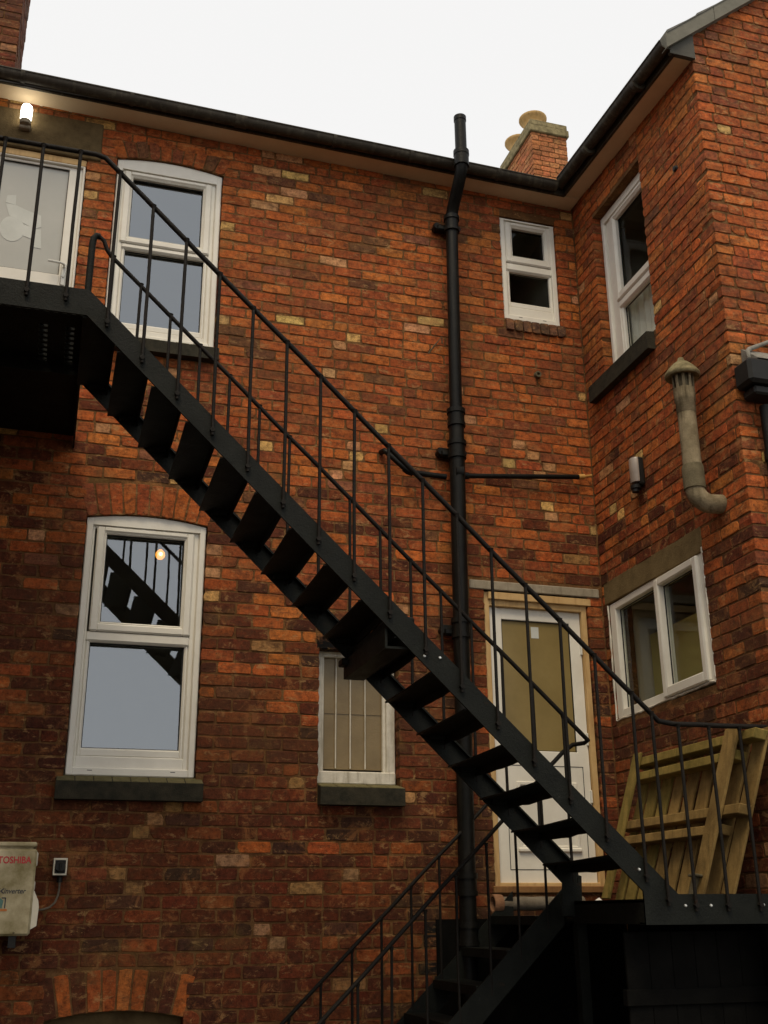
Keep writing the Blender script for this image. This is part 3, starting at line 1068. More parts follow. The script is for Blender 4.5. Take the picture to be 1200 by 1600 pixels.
# ================================================================== WING
wing = thing('brick_wing', (5.4, -1.0, 0), 'gabled red brick wing standing forward on the right', 'house')
OPS_B = [
    (0.335, 1.115, Z(3.905), Z(5.345), 0.0, 0.0),
    (0.075, 1.385, Z(1.305), Z(2.145), 0.0, 0.0),
]
SL_B = [(0.15, 1.095, Z(3.75), Z(3.89)), (0.03, 1.40, Z(2.145), Z(2.315))]
zbt = lambda s_: Z(5.672) - s_ * 0.055
sw = MB()
brick_wall(sw, MBW, 0.0, SB, 0.0, Z(5.82), OPS_B, 31, start=(0, 0.0), end=(0.0, 0.134), slots=SL_B, palette=WINGPAL,
           dark=lambda u, z: max(0, min(0.93, (3.3 - z) / 2.3)), shade_top=lambda u: 0.02)
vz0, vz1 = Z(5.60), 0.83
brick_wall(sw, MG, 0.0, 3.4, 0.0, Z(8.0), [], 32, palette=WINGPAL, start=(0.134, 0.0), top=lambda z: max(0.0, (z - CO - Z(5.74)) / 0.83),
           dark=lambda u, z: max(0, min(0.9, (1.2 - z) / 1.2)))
wall_b = sw.build('wall', M_BRICK, wing)
mo = MB()
backing(mo, MBW, -0.05, SB - 0.008, 0.0, Z(5.80), OPS_B)
n = 20
for i in range(n):
    a, b = 0.008 + 3.4 * i / n, 0.008 + 3.4 * (i + 1) / n
    mo.face([MG(a, 0.007, 0), MG(b, 0.007, 0), MG(b, 0.007, vz0 + 0.17 + 0.83 * b), MG(a, 0.007, vz0 + 0.17 + 0.83 * a)])
mo.build('mortar', M_MORTAR, wall_b)
it = MB()
for (a, b, zz0, zz1) in ((0.02, 1.9, Z(0.9), Z(2.75)), (0.02, 1.9, Z(3.5), Z(5.55))):
    for f_ in ([MBW(a, 0.9, zz0), MBW(b, 0.9, zz0), MBW(b, 0.9, zz1), MBW(a, 0.9, zz1)],
               [MBW(a, 0.2, zz0), MBW(a, 0.9, zz0), MBW(a, 0.9, zz1), MBW(a, 0.2, zz1)],
               [MBW(b, 0.2, zz0), MBW(b, 0.2, zz1), MBW(b, 0.9, zz1), MBW(b, 0.9, zz0)],
               [MBW(a, 0.2, zz1), MBW(a, 0.9, zz1), MBW(b, 0.9, zz1), MBW(b, 0.2, zz1)],
               [MBW(a, 0.2, zz0), MBW(b, 0.2, zz0), MBW(b, 0.9, zz0), MBW(a, 0.9, zz0)]):
        it.face(f_)
it.build('interior', M_DARK, wing)
it = MB()
it.box((0.0, 0.36, Z(0.92)), (1.9, 0.39, Z(1.95)), 0, MBW)
it.build('interior_wall', M_OLIVE, wing)

# lower side window: fixed light and opening casement
f = MB()
op = OPS_B[1]
rc = 0.012
Bw = lambda x, y, z: MBW(x, y, z + (x - 0.08) * 0.022)      # this frame was hung slightly out of level
frame_ring(f, Bw, (0.079, 1.38, Z(1.292), Z(2.14)), (0.165, 1.30, Z(1.355), Z(2.085)), rc, rc + 0.07, 0.006)
f.box((0.775, rc + 0.004, Z(1.33)), (0.825, rc + 0.07, Z(2.10)), 0.006, Bw)
w6 = f.build('window', M_UPVC, wing, 35)
w6['label'] = 'wide white window with a casement, seen from the side'
s = MB()
frame_ring(s, Bw, (0.775, 1.33, Z(1.305), Z(2.115)), (0.835, 1.275, Z(1.375), Z(2.06)), rc - 0.028, rc + 0.05, 0.010)
s.build('sash', M_UPVC, w6, 35)
pane(Bw, (0.165, 0.778, Z(1.355), Z(2.085)), rc + 0.05, w6, M_GLASSDIM)
pane(Bw, (0.835, 1.275, Z(1.375), Z(2.06)), rc + 0.03, w6, M_GLASSDIM)
s = MB()                                     # ragged bead of sealant and mortar around the frame
rs_ = random.Random(8)
for (p0, p1, n) in (((0.076, 1.288), (1.385, 1.296), 26), ((0.074, 1.29), (0.074, 2.14), 14), ((1.386, 1.32), (1.386, 2.15), 14)):
    pts, rr = [], []
    for i in range(n + 1):
        t = i / n
        u_ = p0[0] + (p1[0] - p0[0]) * t
        z_ = Z(p0[1] + (p1[1] - p0[1]) * t) + rs_.uniform(-0.006, 0.004)
        pts.append(Bw(u_ + rs_.uniform(-0.003, 0.003), 0.004, z_))
        rr.append(rs_.uniform(0.004, 0.010))
    s.tube(pts, 0.01, 6, rs=rr)
s.build('sealant', M_PAINTWOOD, w6)
s = MB()
s.box((0.03, 0.0, Z(2.148)), (1.40, 0.12, Z(2.318)), 0.006, MBW)
s.build('lintel', M_RENDERPALE, w6)

# upper side window, set deep in its reveal
w7 = sash_window(MBW, wing, OPS_B[0], 0.072, (0.535, 1.0, Z(4.575), Z(5.22)), Z(4.50), (0.515, 1.03, Z(4.01), Z(4.43)), M_GLASSDIM, 0.0,
                 'tall white sash window high on the side wall')
b, t_ = sill_mesh(MBW, 0.155, 1.092, Z(3.905), Z(3.885), Z(3.752), 0.06, 0.12)
b.build('sill', M_SILL, w7)
c = MB()
for i in range(40):
    u_ = 0.42 + 0.68 * i / 40
    u2 = 0.42 + 0.68 * (i + 1) / 40
    dd = lambda u: 0.207 + 0.014 * math.sin(u * 62) + 0.008 * math.sin(u * 23)
    c.face([MBW(u_, dd(u_), Z(3.95)), MBW(u2, dd(u2), Z(3.95)), MBW(u2, dd(u2), Z(4.54)), MBW(u_, dd(u_), Z(4.54))])
c.build('curtain', M_CURTAIN, w7, 60)

q = MB()
q.box((0.01, -0.006, 0.0), (SB - 0.01, 0.004, Z(0.015)), 0.0, MBW)  # near-black sheet, painted shade at the foot of the wing wall
q.build('shade_plinth', M_SHADEBLACK, wing)

# eaves of the wing
def MBE(u, d, z):                            # along the wing eaves, which dip towards the gable
    return MBW(u, d, zbt(u) + z)


s = MB()
s.box((-0.05, -0.14, 0.0), (SB + 0.01, 0.02, 0.02), 0, MBE)
s.build('soffit', M_SOFFIT, wing)
s = MB()
s.box((0.15, -0.16, -0.008), (SB + 0.02, -0.14, 0.11), 0, MBE)
s.build('fascia', M_GUTTER, wing)
s = MB()
ring = [(y - GY - 0.212, z_ + 0.028) for y, z_ in gutter_ring]
n = len(ring)
vs = []
for u_ in (0.20, SB + 0.03):
    # mitred towards the rear gutter at the inside corner
    for y, z_ in ring:
        uu = u_ if u_ > 1 else 0.27 + (y + 0.212) * -0.9 - 0.04
        vs.append(MBE(uu, y, z_))
s.add(vs, [[i, (i + 1) % n, (i + 1) % n + n, i + n] for i in range(n)] + [list(range(n))[::-1], list(range(n, 2 * n))])
for u_ in (0.75, 1.55):
    pf = [(y - GY - 0.212, z_) for y, z_ in [(GY + (gr_ + 0.007) * math.cos(a), 0.043 + (gr_ * 1.1 + 0.007) * math.sin(a)) for a in [math.pi + math.pi * i / 10 for i in range(11)]]]
    m_ = len(pf)
    s.add([MBE(u2, y, z_) for u2 in (u_, u_ + 0.04) for y, z_ in pf], [[i, i + 1, i + 1 + m_, i + m_] for i in range(m_ - 1)] + [list(range(m_))[::-1], list(range(m_, 2 * m_))])
s.build('gutter', M_GUTTER, wing, 50)

rf = MB()                                    # roof slab with its verge over the gable
x_e, z_e = BC.x - 0.215, Z(5.70)
yv = BC.y - 0.05
pit = 0.83
for i in range(14):
    a, b = i * 0.26, i * 0.26 + 0.31
    for (ya, yb) in ((yv - 0.006, 0.1),):
        rf.add([(x_e + a, ya, z_e + a * pit + 0.02), (x_e + a, yb, z_e + a * pit + 0.02), (x_e + b, yb, z_e + b * pit), (x_e + b, ya, z_e + b * pit),
                (x_e + a, ya, z_e + a * pit), (x_e + a, yb, z_e + a * pit)],
               [(0, 3, 2, 1), (0, 1, 5, 4), (0, 4, 3)])
rf.add([(x_e + 3.6, yv, z_e + 3.0), (x_e + 3.6, 4, z_e + 3.0), (x_e + 7.2, 4, z_e), (x_e + 7.2, yv, z_e)], [(0, 1, 2, 3)])
rf.add([(x_e + 0.25, 0.1, z_e + 0.2), (x_e + 3.6, 0.1, z_e + 3.0), (x_e + 3.6, 4, z_e + 3.0), (x_e + 2.0, 4, z_e + 1.6)], [(0, 1, 2, 3)])
rf.build('roof', M_SLATE, wing)
vg = MB()
for i in range(9):                           # verge undercloak in short lengths
    a, b = i * 0.42 - 0.01, (i + 1) * 0.42 - 0.014
    o_ = R.uniform(-0.004, 0.004)
    vs = [(x_e + x, y, z_e + x * pit + dz) for y in (yv - o_, yv + 0.07) for x, dz in ((a, -0.118), (b, -0.118), (b, 0.012), (a, 0.012))]
    vg.add(vs, [(0, 1, 2, 3), (7, 6, 5, 4), (0, 4, 5, 1), (1, 5, 6, 2), (2, 6, 7, 3), (3, 7, 4, 0)])
vg.build('verge', M_VERGE, wing)
be = MB()                                    # boxed end of the eaves
zb_ = zbt(SB) - 0.005
be.prism([(x_e + 0.03, zb_), (BC.x + 0.012, zb_), (BC.x + 0.012, z_e + 0.215 * pit - 0.11), (x_e + 0.03, z_e - 0.10)],
         lambda u, d_, z: Vector((u, d_, z)), yv + 0.03, yv + 0.062)
be.build('box_end', M_BOXEND, wing)

# lead-topped canopy over a door further along the gable
cn = thing('door_canopy', (4.6, BC.y - 0.1, Z(3.0)), 'black boxed canopy with lead flashing on the wing gable at the right edge', 'canopy')
M_ = lambda x, y, z: Vector((x, BC.y + y, z))
b = MB()
b.box((BC.x - 0.01, -0.18, Z(3.0)), (5.3, -0.012, Z(3.165)), 0.02, M_)
b.box((BC.x + 0.04, -0.14, Z(2.94)), (5.25, -0.013, Z(3.0)), 0.012, M_)
b.build('fascia', M_BLACKPL, cn)
b = MB()
b.prism([(-0.17, Z(3.168)), (-0.012, Z(3.168)), (-0.012, Z(3.30)), (-0.02, Z(3.30))], lambda u, d_, z: Vector((d_, BC.y + u, z)), BC.x + 0.07, 5.25)
b.build('roof', M_LEAD, cn)
b = MB()
pts = [M_(BC.x + 0.065, -0.10, Z(3.165)), M_(BC.x + 0.06, -0.09, Z(3.25)), M_(BC.x + 0.10, -0.06, Z(3.285)), M_(BC.x + 0.20, -0.035, Z(3.34)), M_(BC.x + 0.42, -0.03, Z(3.45)), M_(BC.x + 1.2, -0.02, Z(3.47))]
b.tube(pts, 0.013, 8, rs=[0.012, 0.015, 0.016, 0.014, 0.013, 0.012])
b.build('flashing', M_LEAD, cn, 60)
dp = MB()
dp.tube([M_(4.02, -0.06, Z(2.9)), M_(4.02, -0.06, 0.02)], 0.034, 12)
for zz in (2.6, 1.2):
    dp.tube([M_(4.02, -0.06, Z(zz)), M_(4.02, -0.06, Z(zz - 0.06))], 0.042, 12)
dpo = dp.build('downpipe', M_PIPE, None, 40)
tag(dpo, 'black downpipe below the canopy on the right hand gable wall', 'downpipe')

# ================================================================== SOIL PIPE and small pipes
sp = thing('soil_pipe', (2.70, -0.12, 0), 'tall black cast iron soil pipe climbing the wall and past the gutter', 'pipe')


def P(x, dist, zr):
    return W(x, dist, zr)


YL, YU = 7.075, 6.835
b = MB()
b.tube([P(2.752, YU, 5.66), P(2.752, YU, 6.05)], 0.047, 18, cap=True)
b.tube([P(2.752, YU, 6.035), P(2.752, YU, 6.075)], 0.051, 18)
b.tube([P(2.752, YU, 5.60), P(2.752, YU, 5.73)], 0.060, 18)
b.tube([P(2.752, YU, 5.70), P(2.752, YU, 5.74)], 0.064, 18)
b.build('vent_pipe', M_PIPE, sp, 45)
b = MB()
pts = [P(2.752, YU, 5.62)]
for i in range(1, 8):
    t = i / 8
    e = t * t * (3 - 2 * t)
    pts.append(P(2.752 - 0.01 * e, YU + (YL - YU) * e, 5.62 - 0.38 * t))
pts.append(P(2.742, YL, 5.18))
b.tube(pts, 0.049, 18)
b.build('swan_neck', M_PIPE, sp, 45)
px = lambda z: 2.697 + (z - 0.14) * 0.0090
b = MB()
b.tube([P(px(5.2), YL, 5.2), P(px(3.55), YL, 3.55)], 0.048, 18)
b.tube([P(px(3.55), YL, 3.55), P(px(-1.55), YL, -1.58)], 0.057, 18)
b.build('stack_pipe', M_PIPE, sp, 45)


def socket(z, ears, r=0.069):
    b = MB()
    b.tube([P(px(z), YL, z - 0.07), P(px(z), YL, z + 0.055)], r - 0.006, 18)
    b.tube([P(px(z), YL, z + 0.03), P(px(z), YL, z + 0.065)], r + 0.002, 18)
    b.tube([P(px(z), YL, z - 0.075), P(px(z), YL, z - 0.045)], r, 18)
    if ears:
        for s_ in (-1, 1):
            L = 0.125 if s_ < 0 else 0.088
            b.beam(P(px(z), 7.165, z), P(px(z) + s_ * L, 7.165, z), 0.05, 0.07, bev=0.008)
            b.tube([P(px(z) + s_ * (L - 0.02), 7.19, z - 0.005), P(px(z) + s_ * (L - 0.02), 7.12, z - 0.005)], 0.028, 10)
            b.beam(P(px(z), 7.13, z - 0.02), P(px(z) + s_ * (L - 0.015), 7.13, z - 0.02), 0.045, 0.05, bev=0.01)
    b.build('socket', M_PIPE, sp, 45)


socket(5.215, True, 0.062)
socket(3.50, False)
socket(3.24, True)
socket(1.88, True)
socket(0.18, False)
socket(-0.12, False)
b = MB()
b.tube([P(px(3.05) - 0.03, YL, 3.05), P(px(3.05), YL, 3.05), P(px(3.05) + 0.03, YL, 3.05)], 0.064, 14)
b.build('branch', M_PIPE, sp, 45)

wp = MB()
wp.tube([P(2.17, 7.19, 3.20), P(2.18, 7.14, 3.195), P(2.20, 7.12, 3.17), P(2.33, 7.12, 3.062), P(2.35, 7.12, 3.048), P(2.385, 7.12, 3.036), P(2.65, 7.12, 3.03)], 0.021, 12)
wp.tube([P(2.325, 7.12, 3.066), P(2.352, 7.12, 3.047), P(2.392, 7.12, 3.035)], 0.028, 12)
wpo = wp.build('waste_pipe', M_PIPE, None, 45)
tag(wpo, 'short black waste pipe with a bent end left of the soil pipe', 'pipe', 'waste pipes')
ov = thing('waste_pipe', P(2.76, 7.13, 3.06), 'thin black horizontal pipe running right from the soil pipe to the inside corner', 'pipe', 'waste pipes')
b = MB()
b.tube([P(2.74, 7.13, 3.052), P(3.75, 7.15, 3.16)], 0.019, 12)
b.tube([P(2.77, 7.13, 3.055), P(2.83, 7.13, 3.062)], 0.027, 12)
b.build('pipe_run', M_PIPE, ov, 45)
b = MB()
b.tube([P(3.75, 7.15, 3.16), P(3.80, 7.15, 3.168)], 0.021, 10)
b.tube([P(3.80, 7.15, 3.168), P(3.835, 7.16, 3.18), P(3.87, 7.165, 3.19)], 0.011, 8)
b.build('brass_end', M_COPPER, ov, 45)

# outlet cap, wall eye and hook on the brickwork
b = MB()
b.lathe([(0.0, 0.014), (0.012, 0.014), (0.014, 0.03), (0.026, 0.03), (0.028, 0.0)], lambda x, y, z: W(3.475 + x, 7.2 - z, 4.02 + y), 14)
tag(b.build('pipe_outlet', M_FLUEDARK, None, 40), 'tiny round grey outlet on the brick below the small window', 'outlet')
b = MB()
b.lathe([(0.0, 0.02), (0.018, 0.018), (0.026, 0.0)], lambda x, y, z: MBW(1.60, 0, Z(4.91)) + BD * x + Vector((0, 0, y)) - BN * z, 14)
tag(b.build('wall_bolt', M_BLACKPL, None, 40), 'dark bolt head high on the wing side wall beneath the eaves', 'bolt')
b = MB()
b.tube([P(2.555, 7.18, 4.07), P(2.60, 7.15, 4.135), P(2.655, 7.14, 4.21), P(2.66, 7.15, 4.16)], 0.006, 6)
tag(b.build('wall_hook', M_FLUEDARK, None, 40), 'thin bent rusty hook beside the soil pipe', 'hook')

# ================================================================== FLUE on the wing
fl = thing('flue_pipe', MBW(1.64, -0.15, Z(2.3)), 'weathered grey cement flue pipe with conical cowl on the side wall', 'flue')
FA = MBW(1.635, -0.155, 0)
FM = lambda x, y, z: FA + Vector((x, y, Z(z)))
b = MB()
b.tube([FM(0, 0, 2.56), FM(0, 0, 3.06)], 0.058, 24)
pts = [FM(0, 0, 2.58)]
for i in range(0, 9):
    a = math.pi / 2 * i / 8
    pts.append(FM(0.10 * (1 - math.cos(a)), -0.02 * (1 - math.cos(a)), 2.47 - 0.10 * math.sin(a)))
pts.append(FM(0.17, -0.034, 2.37))
b.tube(pts, 0.060, 20)
b.build('flue_tube', M_FLUE, fl, 45)
b = MB()
b.lathe([(0.058, 2.46), (0.068, 2.465), (0.068, 2.61), (0.062, 2.625), (0.058, 2.625)], FM)
b.build('collar', M_FLUEDARK, fl, 40)
b = MB()
b.lathe([(0.058, 2.98), (0.062, 2.985), (0.062, 3.06), (0.066, 3.065), (0.068, 3.10), (0.068, 3.15), (0.06, 3.155)], FM)
b.build('collar', M_FLUE, fl, 40)
b = MB()
b.lathe([(0.05, 3.15), (0.046, 3.28), (0.0, 3.28)], FM)
b.build('cowl_core', M_FLUEDARK, fl, 40)
for i in range(9):
    a = 2 * math.pi * i / 9
    ca, sa = math.cos(a), math.sin(a)
    b = MB()
    b.beam(FM(0.060 * ca, 0.060 * sa, 3.14), FM(0.066 * ca, 0.066 * sa, 3.275), 0.020, 0.012, up=(ca, sa, 0), bev=0.003)
    b.build('cowl_rib', M_FLUE, fl)
b = MB()
b.lathe([(0.06, 3.245), (0.105, 3.235), (0.114, 3.245), (0.112, 3.262), (0.085, 3.30), (0.05, 3.335), (0.024, 3.355), (0.018, 3.375), (0.0, 3.385)], FM)
cone = b.build('cowl', M_CAP, fl, 50)

# ================================================================== LAMPS
wl = thing('wall_lamp', MBW(0.73, -0.05, Z(2.93)), 'unlit bulkhead lamp with ribbed grey lens on the side wall', 'lamp')
b = MB()
LM = lambda x, y, z: MBW(0.735 + x, -y, Z(z))
b.box((-0.055, 0.0, 2.835), (0.055, 0.045, 3.045), 0.01, LM)
b.tube([LM(0, 0.05, 2.84), LM(0, 0.05, 2.815)], 0.038, 14)
b.tube([LM(0, 0.055, 2.82), LM(0, 0.055, 2.79)], 0.026, 14)
b.tube([LM(0.0, 0.02, 3.045), LM(-0.03, 0.03, 3.075), LM(-0.09, 0.012, 3.04)], 0.005, 6)
b.build('lamp_base', M_BLACKPL, wl, 40)
b = MB()
b.lathe([(0.0, 2.855), (0.050, 2.86), (0.050, 3.03), (0.044, 3.045), (0.0, 3.048)], lambda x, y, z: LM(x, y + 0.035, z), 16)
b.build('lamp_lens', M_GREYLENS, wl, 30)

tl = thing('wall_lamp', P(-0.565, 7.1, 5.5), 'brightly lit bulkhead lamp under the eaves above the upper door', 'lamp')
LM2 = lambda x, y, z: P(-0.565 + x, 7.19 - y, z)
b = MB()
b.lathe([(0.0, 5.525), (0.040, 5.53), (0.041, 5.625), (0.034, 5.648), (0.02, 5.658), (0.0, 5.66)], lambda x, y, z: LM2(x, y + 0.05, z), 20)
b.build('lamp_lens', M_LAMP, tl, 40)
b = MB()
b.box((-0.04, 0.0, 5.46), (0.04, 0.05, 5.515), 0.008, LM2)
b.tube([LM2(0, 0.05, 5.518), LM2(0, 0.05, 5.485)], 0.04, 16)
b.box((-0.035, 0.0, 5.515), (0.035, 0.004, 5.66), 0.0, LM2)
b.build('lamp_base', M_CONC, tl, 40)

bl = thing('ceiling_bulb', W(0.655, 7.62, 2.41), 'amber glowing bulb seen through the lower left window', 'lamp')
b = MB()
bc = W(0.655, 7.62, 2.41)
b.lathe([(0.0, -0.036), (0.018, -0.031), (0.031, -0.016), (0.035, 0.0), (0.031, 0.018), (0.018, 0.033), (0.011, 0.04), (0.0, 0.042)], lambda x, y, z: bc + Vector((x, y, z)), 14)
b.build('bulb', M_GLOBE, bl, 60)
b = MB()
b.lathe([(0.0, -0.013), (0.009, -0.009), (0.013, 0.0), (0.009, 0.009), (0.0, 0.013)], lambda x, y, z: bc + Vector((x, y - 0.037, z - 0.004)), 12)
b.build('filament_glow', M_BULB, bl, 60)
b = MB()
b.tube([bc + Vector((0, 0, 0.04)), bc + Vector((0, 0, 0.085))], 0.014, 10)
b.tube([bc + Vector((0, 0, 0.085)), bc + Vector((0, 0, 0.5))], 0.003, 6)
b.build('bulb_holder', M_BLACKPL, bl, 40)

# ================================================================== FIRE ESCAPE
fe = thing('fire_escape', W(3.0, 5.8, -1.6), 'black iron fire escape stair with railings climbing across the rear wall', 'stair')
YN, YF = 5.35, 6.16                           # outer and inner string
RUN, RISE = 0.1934, 0.1842
top_l = lambda x: 3.1286 - 0.952 * x
bot_l = lambda x: 2.950 - 0.950 * x
XE = 3.0                                      # left edge of lower landing
FM_ = lambda u, d, z: W(u, d, z)

b = MB()                                      # outer string of the upper flight, one cranked plate
b.prism([(0.0, 2.977), (bot_l(XE) and XE, bot_l(XE)), (XE, -0.063), (3.20, -0.063), (3.20, 0.085), (0.0, 3.13)], FM_, YN - 0.006, YN + 0.006)
b.beam(W(0.02, YN + 0.02, top_l(0.02) - 0.006), W(3.19, YN + 0.02, top_l(3.19) - 0.006), 0.05, 0.01, up=(0.69, 0, 0.72))
b.build('stringer', M_IRON, fe)
b = MB()
b.prism([(0.0, 2.977), (2.94, bot_l(2.94)), (3.04, 0.06), (3.04, 0.235), (0.0, 3.13)], FM_, YF - 0.006, YF + 0.006)
b.beam(W(0.02, YF - 0.02, top_l(0.02) - 0.006), W(3.0, YF - 0.02, top_l(3.0) - 0.006), 0.04, 0.01, up=(0.69, 0, 0.72))
b.build('stringer', M_IRON, fe)
b = MB()                                      # foot plate that carries the inner string
b.prism([(2.918, -0.02), (3.046, -0.02), (3.056, 0.198), (3.035, 0.205), (3.03, 0.16), (2.93, 0.16)], FM_, YF - 0.012, YF - 0.0065)
b.build('foot_plate', M_IRON, fe)
rt = random.Random(21)
TRUN, TRISE, TSAG = 0.189, 0.18, 0.012
for kx in range(16):
    x1, zt = 2.995 - TRUN * kx, 0.277 + TRISE * kx
    x0 = x1 - 0.18
    t = MB()
    n = 8
    ys = [YN + 0.007 + (YF - YN - 0.014) * i / n for i in range(n + 1)]
    zs_ = [zt - TSAG * i / n - 0.004 * math.sin(math.pi * i / n) + rt.uniform(-0.001, 0.001) for i in range(n + 1)]

    def strip(xa, xb, ups, dns):
        """bar along the tread between heights ups and dns at each station"""
        for i in range(n):
            vs = [W(xa, ys[i], dns[i]), W(xb, ys[i], dns[i]), W(xb, ys[i + 1], dns[i + 1]), W(xa, ys[i + 1], dns[i + 1]),
                  W(xa, ys[i], ups[i]), W(xb, ys[i], ups[i]), W(xb, ys[i + 1], ups[i + 1]), W(xa, ys[i + 1], ups[i + 1])]
            fs = [(0, 3, 2, 1), (4, 5, 6, 7), (1, 2, 6, 5), (3, 0, 4, 7)]
            if i == 0:
                fs.append((0, 1, 5, 4))
            if i == n - 1:
                fs.append((2, 3, 7, 6))
            t.add(vs, fs)
    dn = [z_ - 0.008 for z_ in zs_]
    strip(x0, x1, zs_, dn)
    lipd = [z_ - 0.05 - rt.uniform(-0.003, 0.005) - 0.006 * math.sin(math.pi * i / n) for i, z_ in enumerate(zs_)]
    strip(x1 - 0.008, x1, dn, lipd)           # worn, slightly wavy nosing
    strip(x0, x0 + 0.008, dn, [z_ - 0.010 for z_ in zs_])
    for yy, i in ((YN + 0.03, 0), (YF - 0.03, n)):   # angle cleats under the plate
        t.box((x0 + 0.07, yy - 0.02, zs_[i] - 0.035), (x1 - 0.02, yy + 0.02, zs_[i] - 0.0085), 0, FM_)
    t.build('tread', M_IRON, fe)

# upper landing: perforated plates on a frame
b = MB()
b.box((-1.7, YN - 0.006, 2.977), (0.0, YN + 0.006, 3.13), 0, FM_)
b.box((-0.012, YN + 0.006, 2.98), (0.0, 7.19, 3.10), 0, FM_)
for xx in (-0.56, -1.12, -1.69):
    b.box((xx, YN + 0.006, 2.99), (xx + 0.01, 7.19, 3.085), 0, FM_)
b.box((-1.7, 6.10, 2.99), (0.0, 6.11, 3.085), 0, FM_)
land = b.build('landing', M_IRON, fe)
b = MB()
px_, py_ = 0.048, 0.058
nx, ny = int(1.68 / px_), int((7.18 - YN - 0.02) / py_)
zt = 3.098
for j in range(ny + 1):                       # thick plate with rows of small slots; a few are open right through
    y0 = YN + 0.012 + j * py_
    sl = 0.042 if j < 3 else 0.030
    th = 0.010 if j < 3 else 0.024
    b.box((-1.69, y0, zt - th), (-0.014, y0 + py_ - sl, zt), 0, FM_)
    for i in range(nx + 1):
        x0 = -1.69 + i * px_
        wide = (i in (nx - 5, nx - 2)) and 5 <= j <= 13
        x1 = min(x0 + px_ - 0.024, -0.014)
        b.box((x0, y0 + py_ - sl, zt - (0.006 if wide else th)), (x1, y0 + py_, zt), 0, FM_)
        if j >= 3 and not wide:
            b.box((x1, y0 + py_ - sl, zt - 0.024), (min(x0 + px_, -0.014), y0 + py_, zt - 0.012), 0, FM_)
b.build('floor_plate', M_IRON, land)
# lower landing
b = MB()
b.box((XE, YN - 0.007, -0.063), (3.858, YN + 0.005, 0.085), 0, FM_)
b.box((XE, YN + 0.005, -0.063), (3.858, YN + 0.06, -0.052), 0, FM_)
b.box((XE, YN + 0.005, -0.06), (XE + 0.012, 6.17, 0.062), 0, FM_)
b.box((XE, YN + 0.005, 0.045), (3.86, 6.18, 0.055), 0, FM_)
b.box((3.53, 6.18, 0.044), (3.86, 7.18, 0.054), 0, FM_)
b.box((XE, 6.19, -0.03), (3.53, 7.18, -0.02), 0, FM_)
b.box((3.52, 6.18, -0.06), (3.53, 7.18, 0.044), 0, FM_)
for xx in (3.28, 3.57):
    b.box((xx, YN + 0.01, -0.055), (xx + 0.012, 6.17, 0.044), 0, FM_)
land2 = b.build('landing', M_IRON, fe)
for xx, yy in ((3.80, 5.42), (3.06, 6.22)):
    b = MB()
    b.beam(W(xx, yy, -1.6), W(xx, yy, -0.062), 0.06, 0.06, up=(1, 0, 0))
    b.box((xx - 0.07, yy - 0.07, -1.6), (xx + 0.07, yy + 0.07, -1.588), 0, FM_)
    b.build('support_leg', M_IRON, land2)

# cross bracket from the wall under the upper flight
b = MB()
b.box((1.635, YN + 0.02, 1.292), (1.76, YF + 0.05, 1.305), 0, FM_)
b.box((1.635, YN + 0.02, 1.305), (1.648, YF + 0.05, 1.40), 0, FM_)
b.box((1.66, YN + 0.02, 1.39), (1.80, YF - 0.02, 1.47), 0.01, FM_)
b.box((1.60, YF - 0.05, 1.36), (1.75, YF + 0.045, 1.40), 0.006, FM_)
b.tube([W(1.66, YF, 1.42), W(1.66, YF, 1.47)], 0.016, 8)
b.build('bracket', M_IRON, fe)

rail_z = lambda x: 3.99 - 0.9515 * (x - 0.012)
rw = random.Random(4)


def handrail(pts, r=0.0145, name='handrail'):
    b = MB()
    b.tube(pts, r, 10)
    return b.build(name, M_BAR, fe, 60)


def wob(pts, n, amp=0.003):
    """subdivide a run and let the old bar wander a few millimetres"""
    out = []
    for i in range(len(pts) - 1):
        m = n[i]
        for j in range(m):
            p = pts[i].lerp(pts[i + 1], j / m)
            if j:
                p = p + Vector((0, rw.uniform(-amp, amp), rw.uniform(-amp, amp)))
            out.append(p)
    out.append(pts[-1])
    return out


handrail(wob([W(-1.7, YN, 3.985), W(-0.03, YN, 3.995), W(0.02, YN, 3.982), W(0.06, YN, rail_z(0.06)), W(3.18, YN, rail_z(3.18)), W(3.23, YN, 0.968), W(3.28, YN, 0.962), W(3.86, YN, 0.968)],
             [4, 1, 1, 14, 1, 1, 4]))
handrail(wob([W(0.03, YF, 3.995), W(0.06, YF, 3.97), W(0.085, YF, 3.905), W(0.115, YF, 3.865), W(3.11, YF, rail_z(3.11) - 0.005), W(3.165, YF, 0.985), W(3.168, 6.22, 0.978), W(3.12, 6.28, 0.974), W(3.06, 6.30, 0.93), W(2.93, 6.30, 0.81)],
             [1, 1, 1, 14, 1, 1, 1, 1, 2]), 0.0135)
b = MB()
b.tube([W(-0.008, YF, 3.09), W(-0.008, YF, 3.93), W(-0.003, YF, 3.975), W(0.014, YF, 3.997), W(0.034, YF, 3.994)], 0.021, 12)
b.build('post', M_IRON, fe, 60)


def baluster(x, y, z0, z1, r=0.0095, bolt=True, lean=0.0):
    b = MB()
    zm = (z0 + z1) / 2
    b.tube([W(x + lean, y, z0), W(x + lean * 0.5 + rw.uniform(-0.003, 0.003), y + rw.uniform(-0.003, 0.003), zm), W(x, y, z1)], r, 8)
    if bolt:
        b.tube([W(x + lean, y - 0.013, z0 + 0.03), W(x + lean, y + 0.01, z0 + 0.03)], 0.014, 6)
    b.tube([W(x, y, z1 - 0.02), W(x, y, z1 + 0.004)], r * 1.5, 8, rs=[r, r * 1.7])
    b.build('baluster', M_BAR, fe, 50)


